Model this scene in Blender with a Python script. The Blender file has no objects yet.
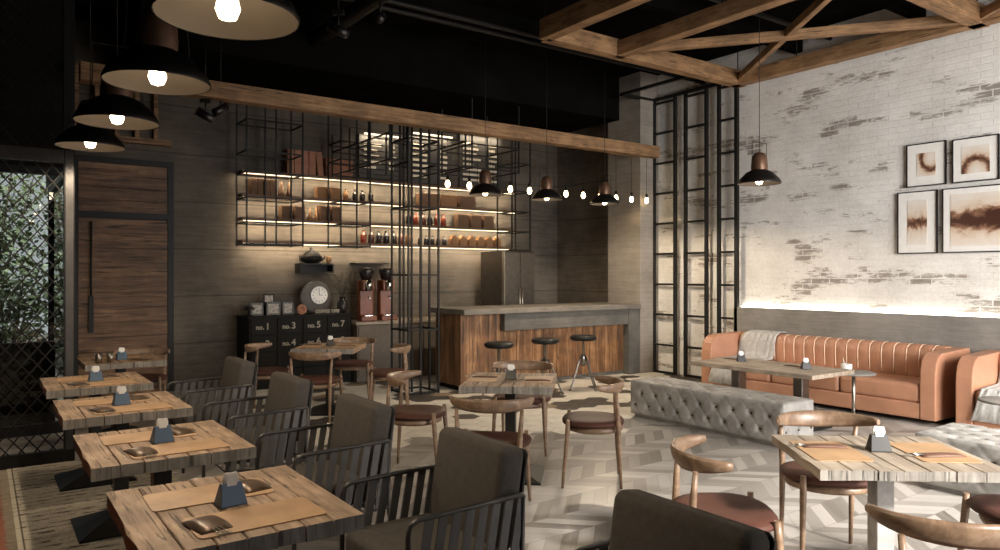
import bpy, bmesh, math, random
from mathutils import Vector, Matrix
random.seed(7)
S = bpy.context.scene
COL = S.collection
R = math.radians
PI = math.pi
# ------------------------------------------------------------------ camera
cd = bpy.data.cameras.new('camera'); cam = bpy.data.objects.new('camera', cd); COL.objects.link(cam)
cam.location = (0, 0, 1.5); cam.rotation_euler = (R(90), 0, R(-35.4))
cd.sensor_width = 36; cd.lens = 36*732/1000; cd.clip_start = .05; cd.clip_end = 200
S.camera = cam
S.view_settings.view_transform = 'Standard'; S.view_settings.look = 'None'
S.view_settings.gamma = 1; S.view_settings.use_curve_mapping = False
S.view_settings.exposure = 0.0
# ------------------------------------------------------------------ world and daylight
W = bpy.data.worlds.new('world'); S.world = W; W.use_nodes = True
W.node_tree.nodes['Background'].inputs[0].default_value = (.9, .94, 1, 1)
W.node_tree.nodes['Background'].inputs[1].default_value = .8
def area(name, loc, rot, sx, sy, e, col, spread=180):
    l = bpy.data.lights.new(name, 'AREA'); l.shape = 'RECTANGLE'; l.size = sx; l.size_y = sy
    l.energy = e; l.color = col; l.spread = R(spread)
    o = bpy.data.objects.new(name, l); COL.objects.link(o); o.location = loc; o.rotation_euler = rot
    return o
# daylight entering through the big front windows behind the camera (glass front at y = -3)
area('window_daylight', (5.4, -2.85, 2.1), (R(68), 0, R(-30)), 4.4, 3.0, 520, (1, .965, .93), 118)
area('garden_daylight', (.6, 11.2, 7.0), (0, 0, 0), 4, 3, 1500, (.95, 1, .92))
sl = bpy.data.lights.new('sun', 'SUN'); sl.energy = 11.0; sl.angle = R(7); sl.color = (1, .95, .88)
so = bpy.data.objects.new('sun', sl); COL.objects.link(so); so.rotation_euler = (R(60), 0, R(1))

# ------------------------------------------------------------------ materials
def srgb(r, g, b):
    f = lambda c: (c/255/12.92) if c/255 <= .04045 else ((c/255+.055)/1.055)**2.4
    return (f(r), f(g), f(b), 1)
class N:
    def __init__(s, name):
        s.m = bpy.data.materials.new(name); s.m.use_nodes = True
        s.t = s.m.node_tree; s.b = s.t.nodes['Principled BSDF']
    def n(s, typ, **kw):
        x = s.t.nodes.new(typ)
        for k, v in kw.items():
            if k.startswith('i_'):
                k2 = k[2:]
                x.inputs[int(k2) if k2.isdigit() else k2.replace('_', ' ')].default_value = v
            else: setattr(x, k, v)
        return x
    def l(s, a, b): s.t.links.new(a, b)
    def coord(s, sc=(1, 1, 1), rot=(0, 0, 0), gen='Object'):
        c = s.n('ShaderNodeTexCoord'); m = s.n('ShaderNodeMapping')
        m.inputs['Scale'].default_value = sc; m.inputs['Rotation'].default_value = rot
        s.l(c.outputs[gen], m.inputs[0]); return m.outputs[0]
    def noise(s, vec, scale, detail=4, rough=.6, dist=0):
        x = s.n('ShaderNodeTexNoise', i_Scale=scale, i_Detail=detail, i_Roughness=rough, i_Distortion=dist)
        s.l(vec, x.inputs['Vector']); return x.outputs['Fac']
    def ramp(s, fac, stops):
        x = s.n('ShaderNodeValToRGB'); e = x.color_ramp.elements
        while len(e) < len(stops): e.new(.5)
        for i, (p, c) in enumerate(stops):
            e[i].position = p; e[i].color = c if len(c) == 4 else (*c, 1)
        s.l(fac, x.inputs[0]); return x.outputs[0]
    def math(s, op, a, b=None, c=None):
        x = s.n('ShaderNodeMath', operation=op)
        for i, v in enumerate((a, b, c)):
            if v is None: continue
            if isinstance(v, (int, float)): x.inputs[i].default_value = v
            else: s.l(v, x.inputs[i])
        return x.outputs[0]
    def mix(s, fac, a, b, mode='MIX'):
        x = s.n('ShaderNodeMix', data_type='RGBA', blend_type=mode)
        for i, v in ((0, fac), (6, a), (7, b)):
            if isinstance(v, (int, float)): x.inputs[i].default_value = v
            elif isinstance(v, tuple): x.inputs[i].default_value = v if len(v) == 4 else (*v, 1)
            else: s.l(v, x.inputs[i])
        return x.outputs[2]
    def bump(s, h, strength=.3, dist=.01):
        x = s.n('ShaderNodeBump'); x.inputs['Strength'].default_value = strength; x.inputs['Distance'].default_value = dist
        s.l(h, x.inputs['Height']); s.l(x.outputs[0], s.b.inputs['Normal'])
    def base(s, c):
        if isinstance(c, tuple): s.b.inputs['Base Color'].default_value = c
        else: s.l(c, s.b.inputs['Base Color'])
    def rough(s, r, metal=0.0, spec=None):
        if isinstance(r, (int, float)): s.b.inputs['Roughness'].default_value = r
        else: s.l(r, s.b.inputs['Roughness'])
        s.b.inputs['Metallic'].default_value = metal
        if spec is not None: s.b.inputs['Specular IOR Level'].default_value = spec
MATS = {}
def plain(name, c, r=.5, metal=0.0, var=.15, scale=14, bump=0, spec=None, emit=None):
    m = N(name); v = m.coord(); f = m.noise(v, scale)
    lo = tuple(x*(1-var) for x in c[:3]); hi = tuple(min(1, x*(1+var)) for x in c[:3])
    m.base(m.ramp(f, [(.3, lo), (.7, hi)])); m.rough(r, metal, spec)
    if bump: m.bump(m.noise(v, scale*6, 5), bump, .004)
    if emit: m.b.inputs['Emission Color'].default_value = (*emit[0], 1); m.b.inputs['Emission Strength'].default_value = emit[1]
    MATS[name] = m.m; return m.m
def wood(name, dark, mid, light, axis=1, sc=1.0, r=.55, bump=.35, spec=None, crack=0.0):
    m = N(name); s = [16*sc]*3; s[axis] = 1.3*sc
    v = m.coord(tuple(s)); f = m.noise(v, 1, 7, .68, .6)
    v2 = m.coord((2, 2, 2)); g = m.noise(v2, 1.4, 3)
    c = m.ramp(f, [(.28, dark), (.5, mid), (.72, light)])
    c = m.mix(m.math('MULTIPLY', g, .5), c, mid)
    if crack:
        s3 = [34*sc]*3; s3[axis] = 1.9*sc
        k = m.noise(m.coord(tuple(s3)), 1, 3, .5, 1.0)
        kk = m.n('ShaderNodeMapRange'); kk.inputs[1].default_value = .40; kk.inputs[2].default_value = .33; m.l(k, kk.inputs[0])
        patch = m.ramp(m.noise(m.coord((3, 3, 3)), 1.3, 4, .6), [(.42, (.70, .70, .70)), (.60, (1.0, 1.0, 1.0))])
        c = m.mix(1.0, c, patch, 'MULTIPLY')
        c = m.mix(m.math('MULTIPLY', kk.outputs[0], crack), c, tuple(x*.35 for x in dark[:3])); f = m.math('SUBTRACT', f, m.math('MULTIPLY', kk.outputs[0], .6))
    m.base(c); m.rough(r, 0, spec); m.bump(f, bump, .006)
    MATS[name] = m.m; return m.m
def concrete(name, a, b, sc=1.0, bump=.3, lines=None):
    m = N(name); v = m.coord(); f = m.noise(v, 1.3*sc, 8, .65); g = m.noise(m.coord((1.5, 1.5, 22)), 1.5*sc, 5, .7)
    h = m.math('ADD', m.math('MULTIPLY', f, .65), m.math('MULTIPLY', g, .35))
    c = m.ramp(h, [(.38, a), (.62, b)])
    sp = m.noise(v, 24*sc, 4, .7)
    c = m.mix(m.math('MULTIPLY', m.math('GREATER_THAN', sp, .66), .35), c, tuple(x*.45 for x in a[:3]))
    if lines:
        sep = m.n('ShaderNodeSeparateXYZ'); m.l(v, sep.inputs[0])
        fr = m.math('FRACT', m.math('DIVIDE', m.math('ADD', sep.outputs[2], m.math('MULTIPLY', f, .05)), lines))
        c = m.mix(m.math('MULTIPLY', m.math('LESS_THAN', fr, .03), .55), c, tuple(x*.4 for x in a[:3]))
    m.base(c); m.rough(.75, 0, .3); m.bump(m.math('ADD', h, m.math('MULTIPLY', sp, .3)), bump, .012)
    MATS[name] = m.m; return m.m

plain('black_metal', (.010, .009, .008), .5, 0, spec=.25)
plain('dark_steel', (.045, .042, .040), .38, .8)
plain('frame_metal', (.075, .070, .066), .4, .5)
plain('steel', (.45, .42, .38), .3, 1)
plain('fridge_steel', (.16, .145, .13), .32, .9)
plain('worn_chrome', (.26, .24, .22), .32, 1)
plain('worn_steel', (.38, .36, .34), .5, .3, .25, 12)
plain('copper', (.14, .075, .045), .42, .55)
plain('strap', (.115, .11, .107), .6, .1, bump=.1)
plain('cushion', (.088, .077, .067), .9, 0, .12, 40, .5, .2)
plain('sky_sheen_holder', (.085, .125, .18), .35, .2, .05)  # dark glossy holder; the window's blue reflection is put into its colour
plain('black_holder', (.02, .019, .018), .28, .3, .05)
plain('paper', (.82, .80, .76), .8, 0, .04)
plain('white_ceramic', (.75, .73, .69), .3, 0, .03)
plain('tan_leather', (.43, .265, .14), .48, 0, .22, 5, .1)
plain('pouch', (.13, .085, .055), .32, .35, .3, 9)
plain('brown_pouch', (.14, .07, .045), .5, 0, .2, 9)
plain('seat_leather', (.080, .033, .023), .6, 0, .2, 7, .1, .2)
plain('sofa_leather', (.43, .215, .13), .42, 0, .12, 4, .06)
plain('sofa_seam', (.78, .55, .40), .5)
plain('velvet', (.30, .285, .265), .75, 0, .35, 6, .2)
plain('button', (.05, .045, .04), .6)
plain('throw', (.46, .45, .43), .95, 0, .15, 30, .4)
plain('shade_black', (.014, .012, .011), .38, .4, .1, spec=.4)
plain('shade_white', (.13, .105, .085), .6, 0, .04)
plain('bulb', (1, .8, .5), .4, emit=((1, .80, .52), 16))
plain('string_bulb', (1, .8, .5), .4, emit=((1, .74, .42), 14))
plain('led', (1, .85, .6), .4, emit=((1, .80, .56), 2.2))
plain('led_wall', (1, .85, .6), .4, emit=((1, .91, .78), 7))
plain('menu_board', (.035, .03, .025), .6)
plain('chalk', (.55, .48, .38), .8)
plain('cabinet_black', (.011, .010, .009), .7, 0, .1, spec=.12)
plain('label_cream', (.27, .24, .185), .7)
plain('beige_cabinet', (.10, .08, .062), .6, 0, .1)
plain('beige_top', (.26, .215, .165), .5, 0, .1)
plain('grinder_orange', (.15, .036, .008), .4, 0, spec=.4)
plain('chrome', (.7, .68, .65), .15, 1)
plain('plate_grey', (.10, .09, .08), .6)
plain('card', (.13, .07, .037), .8, 0, .25, 9)
plain('box_red', (.30, .135, .08), .8, 0, .25, 9)
plain('kraft', (.24, .125, .055), .8, 0, .2, 9)
plain('glass_amber', (.07, .02, .01), .2, 0)
plain('glass_dark', (.018, .015, .015), .15, 0)
plain('glass_red', (.17, .03, .014), .25, 0)
plain('ceiling_black', (.006, .0055, .005), 1, 0, .3, 2, spec=0)
plain('leaf', (.085, .11, .05), .55, 0, .55, 3)
plain('leaf_light', (.27, .31, .17), .55, 0, .45, 3)
plain('dry_leaf', (.09, .08, .05), .7)
plain('bark', (.06, .045, .03), .9)
plain('photo_print', (.25, .22, .18), .5, 0, .8, 25)
plain('garden_ground', (.10, .09, .08), .9, 0, .3, 3)
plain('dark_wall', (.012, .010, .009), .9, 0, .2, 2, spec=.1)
plain('terracotta', (.30, .09, .035), .4, 0, .15, 3)
plain('fringe', (.42, .35, .26), .9)
wood('table_wood', (.10, .060, .038, 1), (.38, .25, .16, 1), (.60, .44, .31, 1), 1, 2.0, .62, .5, crack=.8)
wood('pale_wood', (.22, .165, .115, 1), (.42, .34, .26, 1), (.62, .53, .42, 1), 1, 1.3, .55, .3, crack=.45)
wood('end_grain', (.10, .085, .07, 1), (.30, .27, .23, 1), (.46, .42, .37, 1), 2, 2.0, .7, .5, crack=.8)
wood('chair_wood', (.095, .055, .034, 1), (.23, .145, .09, 1), (.42, .29, .19, 1), 0, 1.2, .38, .1)
wood('beam_wood', (.08, .042, .018, 1), (.30, .165, .075, 1), (.50, .31, .155, 1), 0, 1.5, .7, .5, crack=.8)
wood('beam_wood_y', (.08, .042, .018, 1), (.30, .165, .075, 1), (.50, .31, .155, 1), 1, .7, .7, .5, crack=.8)
wood('door_wood', (.03, .015, .007, 1), (.17, .085, .040, 1), (.36, .21, .11, 1), 0, 1.1, .6, .6, crack=.8)
wood('bar_wood', (.03, .015, .008, 1), (.20, .092, .036, 1), (.58, .34, .17, 1), 2, .9, .5, .6, crack=.8)
wood('shelf_wood', (.05, .025, .012, 1), (.11, .058, .028, 1), (.17, .09, .045, 1), 0, 1, .6, .2)
concrete('concrete_back', (.055, .046, .037), (.14, .117, .092), .8, .35, .62)
concrete('concrete_grey', (.17, .158, .142), (.28, .262, .238), 1.2, .3)
concrete('concrete_col', (.19, .165, .138), (.31, .275, .235), .8, .3)
concrete('concrete_top', (.11, .098, .083), (.19, .17, .145), 2, .2)
concrete('concrete_dark', (.075, .070, .062), (.135, .126, .112), 1.5, .3)

def brick_mat():
    m = N('brick_white'); c = m.n('ShaderNodeTexCoord'); sep = m.n('ShaderNodeSeparateXYZ'); m.l(c.outputs['Object'], sep.inputs[0])
    comb = m.n('ShaderNodeCombineXYZ'); m.l(sep.outputs[1], comb.inputs[0]); m.l(sep.outputs[2], comb.inputs[1])
    v = comb.outputs[0]
    b = m.n('ShaderNodeTexBrick', i_Scale=1.0); b.inputs['Brick Width'].default_value = .24; b.inputs['Row Height'].default_value = .073
    b.inputs['Mortar Size'].default_value = .008; b.inputs['Mortar Smooth'].default_value = .4; b.inputs['Bias'].default_value = 0
    b.inputs['Color1'].default_value = (0, 0, 0, 1); b.inputs['Color2'].default_value = (1, 1, 1, 1); b.inputs['Mortar'].default_value = (.3, .3, .3, 1)
    m.l(v, b.inputs['Vector'])
    rnd = m.n('ShaderNodeRGBToBW'); m.l(b.outputs['Color'], rnd.inputs[0])
    mp = m.n('ShaderNodeMapping'); mp.inputs['Scale'].default_value = (1.0, 3.6, 1); m.l(v, mp.inputs[0])
    big = m.noise(mp.outputs[0], 1.05, 4, .6)
    mp2 = m.n('ShaderNodeMapping'); mp2.inputs['Scale'].default_value = (7, 30, 1); m.l(v, mp2.inputs[0])
    fine = m.noise(mp2.outputs[0], 1.6, 5, .75)
    k = m.math('ADD', m.math('ADD', m.math('MULTIPLY', big, 1.9), m.math('MULTIPLY', rnd.outputs[0], .20)), m.math('MULTIPLY', fine, .85))
    mask = m.ramp(k, [(.0, (0, 0, 0)), (1, (1, 1, 1))])
    mask = m.n('ShaderNodeMapRange'); mask.inputs[1].default_value = 1.60; mask.inputs[2].default_value = 1.74; m.l(k, mask.inputs[0])
    cl = m.noise(v, 1.1, 6, .7); fi = m.noise(v, 30, 4, .7)
    paint = m.ramp(m.math('ADD', m.math('MULTIPLY', cl, .7), m.math('MULTIPLY', fi, .3)), [(.35, (.60, .575, .54)), (.60, (.84, .82, .79))])
    mort = m.math('SUBTRACT', 1.0, b.outputs['Fac'])
    paint = m.mix(m.math('MULTIPLY', b.outputs['Fac'], .05), paint, (.45, .41, .36))
    bare = m.ramp(fine, [(.35, (.13, .105, .085)), (.7, (.38, .33, .28))])
    m.base(m.mix(m.math('MULTIPLY', m.math('MULTIPLY', mask.outputs[0], m.math('SUBTRACT', 1.0, m.math('MULTIPLY', b.outputs['Fac'], .7))), .88), paint, bare)); m.rough(.85, 0, .2)
    h = m.math('SUBTRACT', m.math('ADD', mort, m.math('MULTIPLY', fi, .35)), m.math('MULTIPLY', mask.outputs[0], .4))
    m.bump(h, .38, .010); MATS['brick_white'] = m.m
brick_mat()

def floor_mat():
    m = N('chevron_floor'); c = m.n('ShaderNodeTexCoord'); sep = m.n('ShaderNodeSeparateXYZ'); m.l(c.outputs['Object'], sep.inputs[0])
    x, y = sep.outputs[0], sep.outputs[1]; Wd = .27; w = .125
    pp = m.math('PINGPONG', y, Wd); s = m.math('ADD', x, pp)
    col = m.math('FLOOR', m.math('DIVIDE', y, Wd)); sd = m.math('DIVIDE', s, w); pl = m.math('FLOOR', sd)
    cb = m.n('ShaderNodeCombineXYZ'); m.l(col, cb.inputs[0]); m.l(pl, cb.inputs[1])
    wn = m.n('ShaderNodeTexWhiteNoise', noise_dimensions='2D'); m.l(cb.outputs[0], wn.inputs['Vector'])
    # grain in the plank's own direction
    par = m.math('SUBTRACT', m.math('MULTIPLY', m.math('FLOORED_MODULO', col, 2.0), 2.0), 1.0)
    g = m.n('ShaderNodeCombineXYZ'); m.l(m.math('MULTIPLY', s, 26.0), g.inputs[0])
    m.l(m.math('ADD', m.math('MULTIPLY', y, 2.5), m.math('MULTIPLY', wn.outputs['Value'], 40.0)), g.inputs[1])
    gr = m.noise(g.outputs[0], 1.0, 5, .65)
    k = m.math('ADD', m.math('MULTIPLY', wn.outputs['Value'], .62), m.math('MULTIPLY', gr, .38))
    cc = m.ramp(k, [(.12, (.10, .087, .075)), (.27, (.19, .172, .153)), (.5, (.28, .258, .234)), (.85, (.42, .393, .36))])
    fr = m.math('FRACT', sd); e = m.math('MAXIMUM', m.math('LESS_THAN', fr, .035), m.math('LESS_THAN', m.math('FRACT', m.math('DIVIDE', y, Wd)), .018))
    cc = m.mix(m.math('MULTIPLY', e, .6), cc, (.10, .08, .06)); m.base(cc)
    m.rough(m.math('ADD', m.math('MULTIPLY', gr, .25), .22), 0, .5); m.bump(m.math('SUBTRACT', gr, e), .15, .003)
    MATS['chevron_floor'] = m.m
floor_mat()
def hexm(name, a, b):
    plain(name, a, .5, 0, .12, 8)
hexm('hex_light', (.60, .56, .49), 0); hexm('hex_dark', (.055, .046, .038), 0); hexm('hex_mid', (.25, .18, .12), 0)

def rug_mat():
    m = N('rug'); c = m.n('ShaderNodeTexCoord'); sep = m.n('ShaderNodeSeparateXYZ'); m.l(c.outputs['Object'], sep.inputs[0])
    x, y = sep.outputs[0], sep.outputs[1]
    fx = m.math('FRACT', m.math('DIVIDE', m.math('SUBTRACT', x, .17), .62)); fy = m.math('FRACT', m.math('DIVIDE', y, .36))
    ed = m.math('MAXIMUM', m.math('GREATER_THAN', m.math('ABSOLUTE', m.math('SUBTRACT', fx, .5)), .455), m.math('GREATER_THAN', m.math('ABSOLUTE', m.math('SUBTRACT', fy, .5)), .47))
    mp = m.n('ShaderNodeMapping'); mp.inputs['Scale'].default_value = (5, 22, 1); m.l(c.outputs['Object'], mp.inputs[0])
    n1 = m.noise(mp.outputs[0], 1.6, 3, .6); n2 = m.noise(m.coord(), 60, 3)
    rows = m.math('LESS_THAN', m.math('ABSOLUTE', m.math('SUBTRACT', m.math('FRACT', m.math('DIVIDE', y, .09)), .5)), .22)
    mark = m.math('MULTIPLY', m.math('GREATER_THAN', n1, .54), rows)
    cc = m.ramp(n2, [(.3, (.34, .295, .235)), (.7, (.50, .445, .36))])
    cc = m.mix(m.math('MULTIPLY', mark, .85), cc, (.03, .026, .022)); cc = m.mix(m.math('MULTIPLY', ed, .55), cc, (.55, .49, .38))
    fe = m.math('LESS_THAN', m.math('ABSOLUTE', m.math('SUBTRACT', m.math('ABSOLUTE', m.math('SUBTRACT', fx, .5)), .452)), .008)
    cc = m.mix(m.math('MULTIPLY', fe, .8), cc, (.05, .04, .03))
    m.base(cc); m.rough(.95, 0, .1); m.bump(n2, .4, .004); MATS['rug'] = m.m
rug_mat()
def art_mat(name, seed, sc=4.0, ring=None):
    m = N(name); v = m.coord(gen='Generated'); sep = m.n('ShaderNodeSeparateXYZ'); m.l(v, sep.inputs[0])
    mp = m.n('ShaderNodeMapping'); mp.inputs['Location'].default_value = (seed, seed*2, 0); m.l(v, mp.inputs[0])
    n = m.noise(mp.outputs[0], sc, 6, .65, 1.2)
    d = m.math('ABSOLUTE', m.math('SUBTRACT', sep.outputs[2], m.math('ADD', .5, m.math('MULTIPLY', m.math('SUBTRACT', n, .5), .5))))
    if ring:
        cy, cz, rr_ = ring
        dy = m.math('SUBTRACT', sep.outputs[1], cy); dz = m.math('SUBTRACT', sep.outputs[2], cz)
        rad = m.math('SQRT', m.math('ADD', m.math('MULTIPLY', dy, dy), m.math('MULTIPLY', dz, dz)))
        d = m.math('ABSOLUTE', m.math('SUBTRACT', rad, m.math('ADD', rr_, m.math('MULTIPLY', m.math('SUBTRACT', n, .5), .35))))
    elif name == 'art_splash':
        d = m.math('SUBTRACT', d, m.math('MULTIPLY', m.math('SUBTRACT', .9, m.math('ABSOLUTE', m.math('SUBTRACT', sep.outputs[1], .45))), .13))
    k = m.math('ADD', d, m.math('MULTIPLY', m.noise(mp.outputs[0], sc*4, 4), .12))
    m.base(m.ramp(k, [(.06, (.07, .03, .02)), (.15, (.30, .16, .10)), (.20, (.62, .48, .36)), (.30, (.72, .62, .52)), (.5, (.78, .72, .65))])); m.rough(.3)
    MATS[name] = m.m
art_mat('art_splash', 3.1, 3.2); art_mat('art_drip', 7.7, 2.5); art_mat('art_curl', 1.3, 2.4, (.25, .80, .52)); art_mat('art_wave', 5.2, 2.6, (.45, .05, .50))
def glass_mat():
    m = N('pane_glass'); t = m.t; out = [n for n in t.nodes if n.type == 'OUTPUT_MATERIAL'][0]
    tr = m.n('ShaderNodeBsdfTransparent'); gl = m.n('ShaderNodeBsdfGlossy', i_Roughness=.02); mx = m.n('ShaderNodeMixShader')
    fr = m.n('ShaderNodeFresnel', i_IOR=1.6); m.l(m.math('MULTIPLY', fr.outputs[0], 1.5), mx.inputs[0])
    tr.inputs[0].default_value = (.75, .77, .75, 1)
    m.l(tr.outputs[0], mx.inputs[1]); m.l(gl.outputs[0], mx.inputs[2]); m.l(mx.outputs[0], out.inputs['Surface'])
    MATS['pane_glass'] = m.m
glass_mat()

# ------------------------------------------------------------------ mesh helpers
class MB:
    def __init__(s): s.v = []; s.f = []; s.m = []; s.sm = []
    def add(s, vs, fs, mi=0, smooth=False, T=None):
        o = len(s.v)
        for p in vs:
            p = Vector(p); s.v.append(T @ p if T else p)
        for f in fs: s.f.append([i+o for i in f]); s.m.append(mi); s.sm.append(smooth)
        return s
    def box(s, a, b, mi=0, T=None, c=0.0):
        x0, y0, z0 = a; x1, y1, z1 = b
        if c:
            # chamfered box: chamfer the four vertical edges and the top/bottom rims
            def ring(z, k):
                return [(x0+k+c, y0+k, z), (x1-k-c, y0+k, z), (x1-k, y0+k+c, z), (x1-k, y1-k-c, z), (x1-k-c, y1-k, z), (x0+k+c, y1-k, z), (x0+k, y1-k-c, z), (x0+k, y0+k+c, z)]
            rs = [ring(z0, c*.6), ring(z0+c, 0), ring(z1-c, 0), ring(z1, c*.6)]
            s.loft(rs, mi, False, True, T); return s
        vs = [(x0, y0, z0), (x1, y0, z0), (x1, y1, z0), (x0, y1, z0), (x0, y0, z1), (x1, y0, z1), (x1, y1, z1), (x0, y1, z1)]
        return s.add(vs, [(0, 3, 2, 1), (4, 5, 6, 7), (0, 1, 5, 4), (1, 2, 6, 5), (2, 3, 7, 6), (3, 0, 4, 7)], mi, False, T)
    def loft(s, rings, mi=0, smooth=True, caps=True, T=None, closed=False):
        n = len(rings[0]); vs = [p for r in rings for p in r]; fs = []
        m = len(rings)
        for i in range(m if closed else m-1):
            j = (i+1) % m
            for k in range(n):
                l = (k+1) % n; fs.append((i*n+k, i*n+l, j*n+l, j*n+k))
        s.add(vs, fs, mi, smooth, T)
        if caps and not closed:
            o = len(s.v)-len(vs)
            s.f.append([o+k for k in range(n)][::-1]); s.m.append(mi); s.sm.append(False)
            s.f.append([o+(m-1)*n+k for k in range(n)]); s.m.append(mi); s.sm.append(False)
        return s
    def tube(s, pts, r, seg=8, mi=0, T=None, closed=False, flat=None):
        pts = [Vector(p) for p in pts]; n = len(pts); rs = r if isinstance(r, (list, tuple)) else [r]*n
        rings = []; up = None
        for i in range(n):
            a = pts[i-1] if (i > 0 or closed) else pts[i]; b = pts[(i+1) % n] if (i < n-1 or closed) else pts[i]
            d = (b-a).normalized()
            if up is None:
                up = Vector((0, 0, 1)) if abs(d.z) < .9 else Vector((1, 0, 0))
            u = d.cross(up)
            if u.length < 1e-4: u = d.cross(Vector((0, 1, 0)))
            u.normalize(); w = u.cross(d).normalized(); up = w
            ring = []
            for k in range(seg):
                an = 2*PI*k/seg + (PI/seg if seg == 4 else 0)
                f = 1.0 if flat is None else flat
                ring.append(pts[i] + u*math.cos(an)*rs[i] + w*math.sin(an)*rs[i]*f)
            rings.append(ring)
        return s.loft(rings, mi, seg > 4, True, T, closed)
    def rod(s, a, b, r0, r1=None, seg=8, mi=0, T=None):
        return s.tube([a, b], [r0, r0 if r1 is None else r1], seg, mi, T)
    def bar(s, a, b, w=.012, mi=0, T=None):
        return s.tube([a, b], w*.707, 4, mi, T)
    def lathe(s, prof, seg=24, mi=0, T=None, c=(0, 0, 0), smooth=True):
        rings = [[(c[0]+max(r, 1e-4)*math.cos(2*PI*k/seg), c[1]+max(r, 1e-4)*math.sin(2*PI*k/seg), c[2]+z) for k in range(seg)] for r, z in prof]
        return s.loft(rings, mi, smooth, False, T)
    def prism(s, poly, z0, z1, mi=0, T=None, smooth=False):
        n = len(poly); vs = [(x, y, z0) for x, y in poly]+[(x, y, z1) for x, y in poly]
        fs = [tuple(range(n))[::-1], tuple(range(n, 2*n))]+[(i, (i+1) % n, n+(i+1) % n, n+i) for i in range(n)]
        return s.add(vs, fs, mi, smooth, T)
    def build(s, name, mats, parent=None, bevel=0, sub=0, loc=None, rotz=0):
        me = bpy.data.meshes.new(name); me.from_pydata([tuple(v) for v in s.v], [], s.f)
        if isinstance(mats, str): mats = [mats]
        for m in mats: me.materials.append(MATS[m])
        for p, mi, sm in zip(me.polygons, s.m, s.sm): p.material_index = mi; p.use_smooth = sm
        bm = bmesh.new(); bm.from_mesh(me); bmesh.ops.recalc_face_normals(bm, faces=bm.faces); bm.to_mesh(me); bm.free()
        o = bpy.data.objects.new(name, me); COL.objects.link(o)
        if parent: o.parent = parent
        if loc: o.location = loc
        if rotz: o.rotation_euler.z = rotz
        if bevel:
            b = o.modifiers.new('b', 'BEVEL'); b.width = bevel; b.segments = 2; b.limit_method = 'ANGLE'; b.angle_limit = R(40)
        if sub:
            b = o.modifiers.new('s', 'SUBSURF'); b.levels = sub; b.render_levels = sub
        return o
def tag(o, label, cat, group=None, kind=None):
    o['label'] = label; o['category'] = cat
    if group: o['group'] = group
    if kind: o['kind'] = kind
    return o
def thing(name, label, cat, loc=(0, 0, 0), rotz=0, group=None):
    o = bpy.data.objects.new(name, None); COL.objects.link(o); o.location = loc; o.rotation_euler = (0, 0, rotz)
    o.empty_display_size = .1
    return tag(o, label, cat, group)
def struct(name, mb, mat, parent=None, **k):
    o = mb.build(name, mat, parent, **k)
    if not parent: o['kind'] = 'structure'
    return o
def copy_tree(o, parent=None):
    c = o.copy(); COL.objects.link(c); c.parent = parent
    for ch in list(o.children): copy_tree(ch, c)
    return c
def inst(proto, first, loc, rotz, label, group=None, scale=None):
    o = proto if first else copy_tree(proto)
    o.location = loc; o.rotation_euler = (0, 0, rotz); o['label'] = label
    if group: o['group'] = group
    return o
ORD = ['first', 'second', 'third', 'fourth', 'fifth', 'sixth', 'seventh', 'eighth', 'ninth', 'tenth', 'eleventh', 'twelfth']

# ------------------------------------------------------------------ the room
XR, YB, ZC = 8.6, 10.2, 4.6
YF = -3.0
struct('floor', MB().box((.13, YF, -.1), (XR+.2, YB+.2, 0)), 'chevron_floor')
b = MB()
b.box((-2.2, YF, -.1), (.13, 8.2, 0)); struct('floor', b, 'terracotta')
# hexagon tiles by the bar
b = MB(); hr = .155; rnd = random.Random(3)
j = 0; y = 4.9
while y < YB:
    i = 0; x = 2.45 + (hr*.866 if j % 2 else 0)
    while x < XR-.1:
        edge = 5.62 + .22*math.sin(x*2.3) + rnd.uniform(-.2, .2) - (.25 if x > 5 else 0)
        inside = not (5.0 < x and y > 8.05)
        if (y > edge or (y > edge-.5 and rnd.random() < .12)) and inside:
            q = rnd.random(); t = rnd.random()
            patch = math.sin(x*2.1+y*1.3)+math.sin(y*3.3-x*1.1)
            mi = 1 if (q < .14 or (patch > 1.1 and q < .6)) else (2 if q > .95 else 0)
            p = [(x+hr*.975*math.cos(PI/6+k*PI/3), y+hr*.975*math.sin(PI/6+k*PI/3)) for k in range(6)]
            b.prism(p, .0003, .0015, mi)
        x += hr*1.732; i += 1
    y += hr*1.5; j += 1
struct('floor', b, ['hex_light', 'hex_dark', 'hex_mid'])
struct('ceiling', MB().box((-2.2, YF, ZC), (XR+.2, YB+.2, ZC+.15)), 'ceiling_black')
struct('wall_right', MB().box((XR, YF, 0), (XR+.2, YB+.2, ZC)), 'brick_white')
b = MB(); b.box((.72, YB, 0), (XR, YB+.2, ZC)); struct('wall_back', b, 'concrete_back')
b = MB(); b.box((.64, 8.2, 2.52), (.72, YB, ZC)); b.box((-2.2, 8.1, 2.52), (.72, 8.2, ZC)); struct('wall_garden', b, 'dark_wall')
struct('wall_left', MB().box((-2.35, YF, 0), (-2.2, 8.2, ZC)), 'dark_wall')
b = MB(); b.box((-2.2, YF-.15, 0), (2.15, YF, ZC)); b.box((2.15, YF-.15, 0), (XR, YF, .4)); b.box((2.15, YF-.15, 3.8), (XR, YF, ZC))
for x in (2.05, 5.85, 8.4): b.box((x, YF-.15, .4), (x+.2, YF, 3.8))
struct('wall_front', b, 'dark_wall')
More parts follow.
